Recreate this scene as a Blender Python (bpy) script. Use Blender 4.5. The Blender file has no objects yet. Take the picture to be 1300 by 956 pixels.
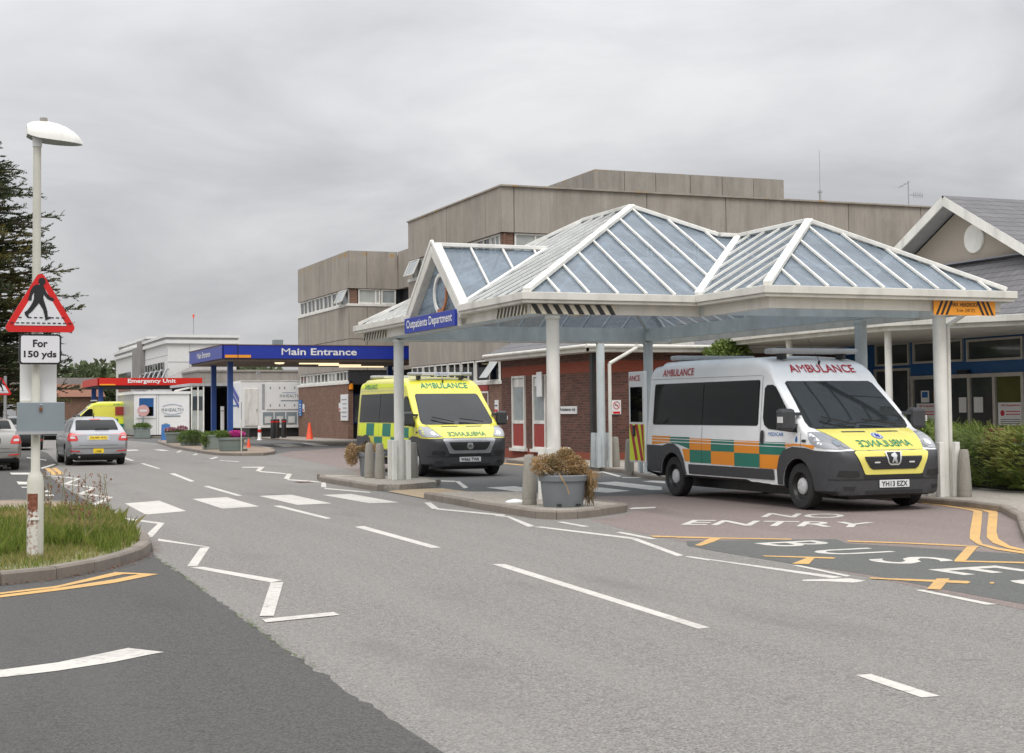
import bpy, bmesh, math, random
from mathutils import Vector, Matrix
from mathutils.bvhtree import BVHTree
random.seed(7)
R = math.radians
scene = bpy.context.scene
COL = scene.collection

# ---------------------------------------------------------------- camera
YAW, PITCH, ROLL = 0.381, 0.0463, 0.0094
cam = bpy.data.cameras.new("camera")
cam.sensor_width = 36.0
cam.lens = 1890.5/1300*36
cam.shift_y = -44.5/1300
cam.clip_start, cam.clip_end = 0.1, 3000
co = bpy.data.objects.new("camera", cam); COL.objects.link(co)
fh = Vector((math.sin(YAW), math.cos(YAW), 0)); rt = Vector((math.cos(YAW), -math.sin(YAW), 0)); zz = Vector((0, 0, 1))
Fv = fh*math.cos(PITCH) + zz*math.sin(PITCH); Up = zz*math.cos(PITCH) - fh*math.sin(PITCH)
Rx = rt*math.cos(ROLL) - Up*math.sin(ROLL); Uy = rt*math.sin(ROLL) + Up*math.cos(ROLL)
m = Matrix((Rx, Uy, -Fv)).transposed().to_4x4()
m.translation = Vector((-8.63, -20.93, 1.516))
co.matrix_world = m
scene.camera = co

# ---------------------------------------------------------------- world, sun, exposure
SUN_EL, SUN_AZ = R(52), R(205)
w = bpy.data.worlds.new("World"); scene.world = w; w.use_nodes = True
nt = w.node_tree; nt.nodes.clear()
def wn(t, **k):
    n = nt.nodes.new(t)
    for a, b in k.items(): setattr(n, a, b)
    return n
out = wn('ShaderNodeOutputWorld'); bg = wn('ShaderNodeBackground'); bg.inputs[1].default_value = 0.10
sky = wn('ShaderNodeTexSky'); sky.sky_type = 'NISHITA'; sky.sun_disc = False
sky.sun_elevation = SUN_EL; sky.sun_rotation = SUN_AZ; sky.dust_density = 4
tc = wn('ShaderNodeTexCoord'); sep = wn('ShaderNodeSeparateXYZ'); nt.links.new(tc.outputs['Generated'], sep.inputs[0])
def wm(op, a, b=None, clamp=False):
    n = wn('ShaderNodeMath', operation=op); n.use_clamp = clamp
    for i, x in enumerate((a, b)):
        if x is None: continue
        if isinstance(x, (int, float)): n.inputs[i].default_value = x
        else: nt.links.new(x, n.inputs[i])
    return n.outputs[0]
zc = wm('MAXIMUM', sep.outputs[2], 0.0)
den = wm('ADD', zc, 0.22)
cx_ = wm('DIVIDE', sep.outputs[0], den); cy_ = wm('DIVIDE', sep.outputs[1], den)
cmb = wn('ShaderNodeCombineXYZ'); nt.links.new(cx_, cmb.inputs[0]); nt.links.new(cy_, cmb.inputs[1])
n1 = wn('ShaderNodeTexNoise'); n1.inputs['Scale'].default_value = 1.5; n1.inputs['Detail'].default_value = 6; n1.inputs['Roughness'].default_value = 0.55; n1.inputs['Distortion'].default_value = 0.4
nt.links.new(cmb.outputs[0], n1.inputs['Vector'])
cr = wn('ShaderNodeValToRGB'); cr.color_ramp.elements[0].position = 0.34; cr.color_ramp.elements[1].position = 0.66
cr.color_ramp.elements[0].color = (0.765, 0.775, 0.80, 1); cr.color_ramp.elements[1].color = (1.10, 1.10, 1.11, 1)
nt.links.new(n1.outputs[0], cr.inputs[0])
grad = wm('ADD', wm('ADD', wm('MULTIPLY', zc, 0.9), wm('MULTIPLY', wm('MULTIPLY', zc, zc), 2.6)), 0.86)          # overcast sky: zenith brighter than the horizon
sc = wn('ShaderNodeVectorMath', operation='SCALE'); nt.links.new(cr.outputs[0], sc.inputs[0]); nt.links.new(wm('MULTIPLY', grad, 5.4), sc.inputs['Scale'])
tint = wn('ShaderNodeMix', data_type='RGBA', blend_type='MULTIPLY'); tint.inputs[0].default_value = 1
nt.links.new(sc.outputs[0], tint.inputs[6]); tint.inputs[7].default_value = (0.985, 0.98, 0.985, 1)
mixs = wn('ShaderNodeMix', data_type='RGBA'); mixs.inputs[0].default_value = 0.94
nt.links.new(sky.outputs[0], mixs.inputs[6]); nt.links.new(tint.outputs[2], mixs.inputs[7])
nt.links.new(mixs.outputs[2], bg.inputs[0]); nt.links.new(bg.outputs[0], out.inputs[0])
sl = bpy.data.lights.new("sun", 'SUN'); sl.energy = 0.9; sl.angle = R(24); sl.color = (1, 0.97, 0.92)
so = bpy.data.objects.new("sun", sl); COL.objects.link(so)
sd = Vector((math.sin(SUN_AZ)*math.cos(SUN_EL), math.cos(SUN_AZ)*math.cos(SUN_EL), math.sin(SUN_EL)))
so.rotation_euler = (-sd).to_track_quat('-Z', 'Y').to_euler(); so.location = (0, 0, 60)
scene.render.engine = 'CYCLES'
scene.view_settings.view_transform = 'Standard'; scene.view_settings.look = 'None'
scene.view_settings.exposure = 0.36; scene.view_settings.gamma = 1.0
scene.cycles.max_bounces = 7; scene.cycles.transparent_max_bounces = 16
scene.render.film_transparent = False

# ---------------------------------------------------------------- materials
MATS = {}
def hexc(h):
    c = [int(h[i:i+2], 16)/255 for i in (0, 2, 4)]
    return tuple((x/12.92 if x <= .04045 else ((x+.055)/1.055)**2.4) for x in c)
class NT:
    def __init__(s, name):
        s.m = bpy.data.materials.new(name); s.m.use_nodes = True; s.t = s.m.node_tree
        s.p = s.t.nodes['Principled BSDF']; s.tc = s.t.nodes.new('ShaderNodeTexCoord').outputs['Object']
    def n(s, t, **k):
        n = s.t.nodes.new(t)
        for a, b in k.items(): setattr(n, a, b)
        return n
    def l(s, a, b): s.t.links.new(a, b)
    def val(s, sock, x):
        if isinstance(x, (int, float)): sock.default_value = x
        elif isinstance(x, tuple): sock.default_value = (x+(1,)) if len(x) == 3 and len(sock.default_value) == 4 else x
        else: s.l(x, sock)
    def math(s, op, a, b=0.0, clamp=False):
        n = s.n('ShaderNodeMath', operation=op); n.use_clamp = clamp
        s.val(n.inputs[0], a); s.val(n.inputs[1], b); return n.outputs[0]
    def mapv(s, scale=(1, 1, 1), src=None):
        n = s.n('ShaderNodeMapping'); n.inputs['Scale'].default_value = scale; s.l(src or s.tc, n.inputs[0]); return n.outputs[0]
    def noise(s, scale, detail=4, rough=.6, vec=None, dist=0):
        n = s.n('ShaderNodeTexNoise'); n.inputs['Scale'].default_value = scale; n.inputs['Detail'].default_value = detail
        n.inputs['Roughness'].default_value = rough; n.inputs['Distortion'].default_value = dist; s.l(vec or s.tc, n.inputs['Vector']); return n.outputs[0]
    def ramp(s, x, a, b, ca=0.0, cb=1.0):
        n = s.n('ShaderNodeMapRange'); s.val(n.inputs[0], x); n.inputs[1].default_value = a; n.inputs[2].default_value = b
        n.inputs[3].default_value = ca; n.inputs[4].default_value = cb; return n.outputs[0]
    def mix(s, f, a, b, mode='MIX'):
        n = s.n('ShaderNodeMix', data_type='RGBA', blend_type=mode); s.val(n.inputs[0], f); s.val(n.inputs[6], a); s.val(n.inputs[7], b); return n.outputs[2]
    def bump(s, h, strength=.3, dist=.01):
        n = s.n('ShaderNodeBump'); n.inputs['Strength'].default_value = strength; n.inputs['Distance'].default_value = dist
        s.l(h, n.inputs['Height']); s.l(n.outputs[0], s.p.inputs['Normal'])
    def planar(s):       # (x+y, z): lays bricks and slates on walls that run along x or y
        sp = s.n('ShaderNodeSeparateXYZ'); s.l(s.tc, sp.inputs[0]); c = s.n('ShaderNodeCombineXYZ')
        s.l(s.math('ADD', sp.outputs[0], sp.outputs[1]), c.inputs[0]); s.l(sp.outputs[2], c.inputs[1]); return c.outputs[0]
def plain(name, col, rough=.5, metal=0, var=.12, nscale=3, coat=0, spec=.5, dirt=0, emit=0):
    if name in MATS: return MATS[name]
    s = NT(name); a = s.noise(nscale, 5)
    c = s.mix(s.ramp(a, .3, .7), tuple(x*(1-var) for x in col), tuple(min(1, x*(1+var)) for x in col))
    if dirt:
        g = s.noise(nscale*.6, 6, .7, s.mapv((1, 1, .18)))
        c = s.mix(s.ramp(g, .48, .8, 0, dirt), c, tuple(x*.35 for x in (.5, .47, .40)))
    s.l(c, s.p.inputs['Base Color']); s.p.inputs['Roughness'].default_value = rough; s.p.inputs['Metallic'].default_value = metal
    s.p.inputs['Specular IOR Level'].default_value = spec
    if rough > .38: s.l(s.ramp(s.noise(nscale*4, 3), .3, .7, rough*.85, min(1, rough*1.15)), s.p.inputs['Roughness'])
    if coat: s.p.inputs['Coat Weight'].default_value = coat; s.p.inputs['Coat Roughness'].default_value = .06
    if emit: s.p.inputs['Emission Color'].default_value = tuple(col)+(1,); s.p.inputs['Emission Strength'].default_value = emit
    MATS[name] = s.m; return s.m
def asphalt(name, c1, c2, speck=.5, patch=.25, sc=1.0, crack=True):
    s = NT(name)
    fine = s.noise(60*sc, 4, .85); fine2 = s.noise(24*sc, 5, .8); big = s.noise(.35, 5, .55); mid = s.noise(2.3, 6, .65)
    c = s.mix(s.ramp(big, .35, .65), c1, c2)
    c = s.mix(s.ramp(mid, .35, .7, 0, patch), c, tuple(x*.72 for x in c1))
    c = s.mix(s.ramp(fine, .42, .56, 0, 1), c, tuple(x*(1+.75*speck) for x in c2)); c = s.mix(s.ramp(fine, .50, .40, 0, 1), c, tuple(x*(1-.75*speck) for x in c1))
    v = s.n('ShaderNodeTexVoronoi'); v.inputs['Scale'].default_value = 34*sc; s.l(s.tc, v.inputs['Vector'])
    c = s.mix(s.ramp(v.outputs['Distance'], .04, .2, speck*.9, 0), c, tuple(min(1, x*1.9) for x in c2))
    c = s.mix(s.ramp(fine2, .50, .62, 0, speck*1.1), c, tuple(x*.45 for x in c1))
    g2 = s.noise(11*sc, 6, .9); c = s.mix(s.ramp(g2, .44, .60, 0, speck*.75), c, tuple(x*.62 for x in c1)); g3 = s.noise(19*sc, 5, .9, s.mapv((1, 1.3, 1))); c = s.mix(s.ramp(g3, .52, .64, 0, speck*.6), c, tuple(min(1, x*1.5) for x in c2))
    # long wheel-polished streaks along the road (y)
    st = s.noise(1.4, 4, .6, s.mapv((1, .05, 1)))
    c = s.mix(s.ramp(st, .4, .65, 0, .30), c, tuple(min(1, x*1.18) for x in c2)); oil = s.noise(.9, 3, .5, s.mapv((1, .3, 1))); c = s.mix(s.ramp(oil, .60, .72, 0, .35), c, tuple(x*.6 for x in c1)); c = s.mix(s.ramp(s.noise(3.5, 4, .6), .66, .72, 0, .4), c, tuple(x*.55 for x in c1))
    if crack:
        vc = s.n('ShaderNodeTexVoronoi', feature='DISTANCE_TO_EDGE'); vc.inputs['Scale'].default_value = .22
        wv = s.n('ShaderNodeVectorMath', operation='ADD'); s.l(s.tc, wv.inputs[0])
        nz = s.n('ShaderNodeTexNoise'); nz.inputs['Scale'].default_value = 1.2; nz.inputs['Detail'].default_value = 6; s.l(s.tc, nz.inputs[0]); s.l(nz.outputs['Color'], wv.inputs[1])
        s.l(wv.outputs[0], vc.inputs['Vector'])
        mask = s.ramp(s.noise(.5, 2), .56, .66)
        cf = s.math('MULTIPLY', s.ramp(vc.outputs['Distance'], .0, .003, .30, 0), mask)
        c = s.mix(cf, c, tuple(x*.3 for x in c1))
    s.l(c, s.p.inputs['Base Color']); s.p.inputs['Roughness'].default_value = .88; s.p.inputs['Specular IOR Level'].default_value = .3
    s.bump(fine, .5, .006); return s.m
def concrete(name, col, rib=24.0, stain=.5, lichen=True):
    s = NT(name)
    pv = s.planar()
    sx = s.n('ShaderNodeMapping'); sx.inputs['Scale'].default_value = (rib, .05, 1); s.l(pv, sx.inputs[0])
    rb = s.noise(1.0, 3, .6, sx.outputs[0])
    s2 = s.n('ShaderNodeMapping'); s2.inputs['Scale'].default_value = (.9, .12, 1); s.l(pv, s2.inputs[0])
    st = s.noise(1.6, 6, .7, s2.outputs[0])
    gr = s.noise(26, 4, .7); bigb = s.noise(.25, 3)
    c = s.mix(s.ramp(rb, .3, .7), tuple(x*.90 for x in col), tuple(x*1.07 for x in col))
    c = s.mix(s.ramp(st, .40, .66, 0, stain+.15), c, tuple(x*.60 for x in col))
    c = s.mix(s.ramp(bigb, .4, .65, 0, .3), c, (col[0]*1.16, col[1]*1.12, col[2]*1.05))
    c = s.mix(s.ramp(gr, .52, .72, 0, .5), c, tuple(x*.55 for x in col)); dr = s.n('ShaderNodeMapping'); dr.inputs['Scale'].default_value = (2.2, .07, 1); s.l(pv, dr.inputs[0]); c = s.mix(s.ramp(s.noise(1.0, 5, .75, dr.outputs[0]), .56, .74, 0, .55), c, tuple(x*.48 for x in col)); c = s.mix(s.ramp(s.noise(.8, 6, .8), .5, .75, 0, .4), c, tuple(x*1.25 for x in col))
    if lichen:
        g = s.n('ShaderNodeSeparateXYZ'); s.l(s.tc, g.inputs[0])
        wa = s.math('SUBTRACT', 1.0, s.math('MULTIPLY', s.math('ABSOLUTE', s.math('SUBTRACT', g.outputs[2], 9.75)), 1.8)); wb_ = s.math('SUBTRACT', 1.0, s.math('MULTIPLY', s.math('ABSOLUTE', s.math('SUBTRACT', g.outputs[2], 12.45)), 2.4)); hi = s.ramp(s.math('MAXIMUM', s.math('MAXIMUM', wa, wb_), 0.0), 0, 1, -.16, .17)
        lf = s.math('ADD', s.noise(2.2, 5, .7), hi)
        c = s.mix(s.ramp(lf, .66, .74, 0, .8), c, hexc('a8864e'))
    s.l(c, s.p.inputs['Base Color']); s.p.inputs['Roughness'].default_value = .93
    s.bump(rb, .7, .03); return s.m
def brick(name, c1, c2, mortar, bw=.225, bh=.075, band=None):
    s = NT(name); b = s.n('ShaderNodeTexBrick'); s.l(s.planar(), b.inputs['Vector'])
    b.inputs['Color1'].default_value = c1+(1,); b.inputs['Color2'].default_value = c2+(1,); b.inputs['Mortar'].default_value = mortar+(1,)
    b.inputs['Scale'].default_value = 1; b.inputs['Mortar Size'].default_value = .011; b.inputs['Brick Width'].default_value = bw; b.inputs['Row Height'].default_value = bh
    b.inputs['Bias'].default_value = -.1
    c = s.mix(s.ramp(s.noise(1.3, 5), .35, .7, 0, .35), b.outputs['Color'], tuple(x*.6 for x in c1))
    if band:
        g = s.n('ShaderNodeSeparateXYZ'); s.l(s.tc, g.inputs[0])
        for z0, z1, cc in band:
            f = s.math('MULTIPLY', s.math('GREATER_THAN', g.outputs[2], z0), s.math('LESS_THAN', g.outputs[2], z1))
            c = s.mix(s.math('MULTIPLY', f, .8), c, cc)
    s.l(c, s.p.inputs['Base Color']); s.p.inputs['Roughness'].default_value = .9
    s.bump(s.math('SUBTRACT', 1.0, b.outputs['Fac']), .5, .006); return s.m
def glassy(name, col, alpha=1.0, rough=.04, tcol=None, spec=.6):
    s = NT(name); p = s.p; a = s.noise(1.5, 4)
    s.l(s.mix(s.ramp(a, .3, .7), tuple(x*.8 for x in col), tuple(x*1.2 for x in col)), p.inputs['Base Color'])
    p.inputs['Roughness'].default_value = rough; p.inputs['Specular IOR Level'].default_value = spec
    if alpha < 1:
        b = s.noise(2.2, 6, .7, s.mapv((1, 1, .35))); fl = s.noise(14, 4, .7)
        cc = s.mix(s.ramp(b, .45, .68, 0, .6), tuple(x*.9 for x in col), tuple(min(1, x*1.45) for x in col)); cc = s.mix(s.ramp(fl, .62, .70, 0, .6), cc, (.10, .11, .08)); s.l(cc, p.inputs['Base Color']); s.l(s.ramp(b, .4, .7, rough*.6, rough*3.0), p.inputs['Roughness'])
    if alpha < 1:
        tr = s.n('ShaderNodeBsdfTransparent'); tr.inputs[0].default_value = (tcol or (.6, .66, .7))+(1,)
        mx = s.n('ShaderNodeMixShader'); mx.inputs[0].default_value = alpha
        s.l(tr.outputs[0], mx.inputs[1]); s.l(p.outputs[0], mx.inputs[2])
        s.l(mx.outputs[0], s.t.nodes['Material Output'].inputs['Surface'])
    return s.m
def leafmat(name, c1, c2, c3=None, sc=6):
    s = NT(name); g = s.n('ShaderNodeNewGeometry')
    c = s.mix(g.outputs['Random Per Island'], c1, c2)
    if c3: c = s.mix(s.ramp(s.noise(sc*.15, 3), .5, .62), c, c3)
    s.l(c, s.p.inputs['Base Color']); s.p.inputs['Roughness'].default_value = .6; s.p.inputs['Specular IOR Level'].default_value = .25
    tl = s.n('ShaderNodeBsdfTranslucent'); s.l(c, tl.inputs[0]); mx = s.n('ShaderNodeMixShader'); mx.inputs[0].default_value = .25
    s.l(s.p.outputs[0], mx.inputs[1]); s.l(tl.outputs[0], mx.inputs[2]); s.l(mx.outputs[0], s.t.nodes['Material Output'].inputs['Surface'])
    return s.m
def paintmark(name, col, wear=.35, under=(.15, .15, .15)):
    s = NT(name); a = s.noise(14, 6, .8); b = s.noise(1.1, 4, .6); f = s.math('ADD', a, s.math('MULTIPLY', b, .5))
    c = s.mix(s.ramp(f, .72, .92, 0, wear), col, under); c = s.mix(s.ramp(s.noise(5, 5, .8), .58, .66, 0, wear*1.1), c, under)
    c = s.mix(s.ramp(s.noise(60, 3, .8), .56, .75, 0, .35), c, tuple(x*.6 for x in col))
    s.l(c, s.p.inputs['Base Color']); s.p.inputs['Roughness'].default_value = .8; return s.m

M = dict(
 road=asphalt('asphalt_worn', (.158, .149, .138), (.200, .190, .175), .60, .32),
 road_dark=asphalt('asphalt_dark', (.063, .061, .057), (.080, .078, .073), .5, .2),
 lane=asphalt('asphalt_lane', (.085, .084, .082), (.112, .111, .108), .4, .3),
 bus=asphalt('asphalt_bay', (.082, .085, .079), (.106, .109, .101), .35, .25),
 red=asphalt('asphalt_red', (.155, .124, .113), (.205, .168, .153), .45, .25),
 ground=plain('waste_ground', (.11, .11, .09), .95, var=.2),
 paving=asphalt('paving', (.235, .210, .178), (.31, .283, .245), .3, .3, .6, crack=False),
 paving_brown=asphalt('paving_brown', (.215, .165, .125), (.27, .215, .165), .3, .2, .8, crack=False),
 tactile=plain('tactile', (.34, .26, .165), .9, var=.15, nscale=8),
 kerb=concrete('kerbstone', (.225, .195, .165), 3, .7, False),
 white_mark=paintmark('road_white', (.52, .50, .455), .5, (.2, .19, .18)),
 yellow_mark=paintmark('road_yellow', (.56, .335, .11), .5, (.17, .15, .12)),
 conc=concrete('board_concrete', (.365, .332, .288), stain=.65),
 conc2=concrete('grey_concrete', (.34, .31, .28), 5, .6, False),
 bollard=concrete('bollard_concrete', (.33, .31, .27), 30, .5, False),
 brick=brick('brown_brick', (.165, .080, .052), (.25, .13, .085), (.21, .155, .12)),
 brick_d=brick('dark_red_brick', (.085, .034, .025), (.175, .068, .046), (.13, .09, .075), band=[(2.58, 2.90, (.27, .062, .032)), (-1, .30, (.27, .062, .032))]),
 brick_far=plain('far_red_roof', (.20, .085, .05), .9, var=.2),
 slate=brick('slate', (.145, .142, .148), (.175, .172, .178), (.07, .07, .072), .3, .16),
 white=plain('white_paint', (.76, .75, .70), .45, var=.06, dirt=.6),
 white_clean=plain('white_clean', (.78, .78, .77), .4, var=.03),
 cream=plain('cream_fascia', (.66, .645, .59), .5, var=.06, dirt=.5),
 greypaint=plain('grey_paint', (.52, .565, .57), .55, var=.1, dirt=.4),
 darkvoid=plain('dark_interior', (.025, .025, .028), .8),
 glass=glassy('window_glass', (.05, .06, .065)),
 glass_pale=glassy('window_glass_pale', (.30, .33, .33), rough=.12),
 glass_bl=glassy('window_blinds', (.38, .40, .38), rough=.3),
 canopy_glass=glassy('roof_glass', (.35, .42, .49), .42, .07, (.50, .57, .64)),
 vglass=glassy('vehicle_glass', (.005, .006, .006), rough=.02, spec=.13),
 wscreen=glassy('windscreen_glass', (.022, .026, .027), rough=.02, spec=.40),
 blue=plain('sign_blue', hexc('22379c'), .35, var=.05),
 blue_post=plain('post_blue', hexc('2b4f94'), .4, var=.08, dirt=.2),
 navy=plain('frontage_blue', hexc('25588f'), .45, var=.08),
 redsign=plain('sign_red', hexc('c62318'), .35, var=.05),
 redpanel=plain('red_panel', (.30, .035, .025), .5, var=.1),
 orange=plain('headroom_orange', (.85, .33, .02), .4, var=.04),
 black=plain('black_paint', (.018, .018, .018), .45),
 plastic=plain('black_plastic', (.045, .046, .05), .5, var=.1, nscale=12),
 rubber=plain('tyre_rubber', (.022, .022, .022), .8, var=.2),
 steel=plain('steel', (.45, .45, .45), .35, .8),
 alu=plain('aluminium_trim', (.52, .50, .46), .45, .3),
 hazcream=plain('hazard_cream', (.58, .54, .43), .6, dirt=.5),
 chrome=plain('chrome', (.8, .8, .8), .12, 1),
 vwhite=plain('van_white', (.84, .85, .85), .28, var=.03, coat=.6),
 vyellow=plain('van_yellow', (.66, .62, .065), .3, var=.04, coat=.5),
 hoodyellow=plain('bonnet_yellow', (.74, .66, .14), .33, var=.04, coat=.3),
 fluoro=plain('fluorescent_yellow', (.66, .76, .03), .4, var=.04),
 green=plain('livery_green', (.01, .175, .12), .4, var=.06),
 amber=plain('livery_orange', (.80, .27, .01), .4, var=.04),
 maroon=plain('letter_red', (.42, .012, .025), .4, var=.04),
 lgreen=plain('letter_green', (.01, .22, .12), .4, var=.04),
 blacktxt=plain('letter_black', (.01, .01, .012), .5),
 platew=plain('plate_white', (.72, .74, .75), .4, var=.03), platey=plain('plate_yellow', (.82, .58, .02), .4, var=.03),
 lamp=glassy('headlamp_glass', (.30, .31, .33), rough=.08),
 taillamp=plain('tail_lamp', (.55, .015, .012), .15, var=.15, coat=.6),
 silver=plain('silver_paint', (.35, .355, .37), .3, .55, var=.03, coat=.7),
 bronze=plain('champagne_paint', (.27, .265, .245), .3, .55, var=.03, coat=.7),
 blackcar=plain('black_car_paint', (.015, .016, .018), .2, coat=.8),
 greybar=plain('lightbar_grey', (.36, .37, .38), .35, dirt=.4),
 lens=plain('lightbar_lens', (.62, .62, .60), .2),
 cloth=plain('notice_white', (.74, .74, .74), .5, var=.03),
 poster=plain('poster_blue', hexc('2a66a5'), .5), posterred=plain('poster_red', hexc('c03040'), .5),
 signred=plain('traffic_red', (.62, .012, .010), .35, var=.04), signwhite=plain('traffic_white', (.70, .70, .72), .4, var=.03),
 boxgrey=plain('sign_box_grey', (.22, .26, .28), .5, var=.05),
 pole=plain('lamp_post_paint', (.55, .54, .47), .55, var=.08, dirt=.45),
 ringrust=plain('ring_rust', (.42, .17, .08), .8, var=.3, nscale=10), rust=plain('rust', (.17, .06, .03), .85, var=.4, nscale=14),
 planter=plain('planter_grey', (.17, .185, .195), .55, var=.05), planter2=plain('planter_green_grey', (.20, .235, .215), .6, var=.08),
 lit=plain('lit_tube', (1, .80, .50), .4, emit=1.0),
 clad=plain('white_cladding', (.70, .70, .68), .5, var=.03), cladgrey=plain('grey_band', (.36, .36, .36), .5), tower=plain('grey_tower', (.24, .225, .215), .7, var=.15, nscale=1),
 cone=plain('cone_orange', (.80, .08, .02), .5), yelint=plain('yellow_interior', (.085, .10, .03), .12), hub=plain('hub_silver', (.50, .50, .50), .35), bark=plain('bark', (.10, .075, .055), .9, var=.3),
 soil=plain('soil_turf', (.17, .17, .075), .95, var=.35, nscale=5),
 drygrass=leafmat('dry_grass', (.20, .20, .06), (.36, .31, .13), (.30, .27, .10)),
 dgrass=leafmat('grass_blades', (.095, .155, .022), (.24, .28, .055), (.42, .34, .14)),
 dock=leafmat('seed_heads', (.20, .08, .05), (.32, .16, .09)),
 stalk=leafmat('stalks', (.22, .22, .10), (.30, .27, .15)),
 cedar=leafmat('cedar_needles', (.03, .045, .022), (.075, .09, .035), (.17, .145, .035), 3),
 hedge=leafmat('hedge_sprays', (.075, .115, .02), (.18, .24, .045), (.22, .23, .05), 8),
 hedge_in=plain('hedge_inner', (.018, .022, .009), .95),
 leaf=leafmat('planter_leaf', (.08, .13, .03), (.17, .24, .06)),
 bushleaf=leafmat('bush_leaf', (.09, .14, .03), (.22, .28, .08)),
 dead=leafmat('dead_foliage', (.30, .19, .09), (.50, .34, .17), (.20, .16, .08), 20),
 peel=None, magenta=leafmat('magenta_petal', (.45, .03, .22), (.70, .10, .40)), pink=leafmat('mixed_petal', (.30, .05, .10), (.62, .48, .50)),
 wood=leafmat('far_trees', (.075, .10, .05), (.14, .17, .08), (.16, .15, .10), .05),
)

def peeling():
    s = NT('peeling_paint'); a = s.noise(9, 6, .75); g = s.n('ShaderNodeSeparateXYZ'); s.l(s.tc, g.inputs[0])
    f = s.math('ADD', a, s.ramp(g.outputs[2], .2, .75, -.06, .12))
    c = s.mix(s.ramp(f, .50, .54), (.60, .59, .54), (.17, .055, .03)); c = s.mix(s.ramp(s.noise(30, 4), .5, .6, 0, .6), c, (.30, .13, .08))
    s.l(c, s.p.inputs['Base Color']); s.p.inputs['Roughness'].default_value = .85; return s.m
M['peel'] = peeling()

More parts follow.
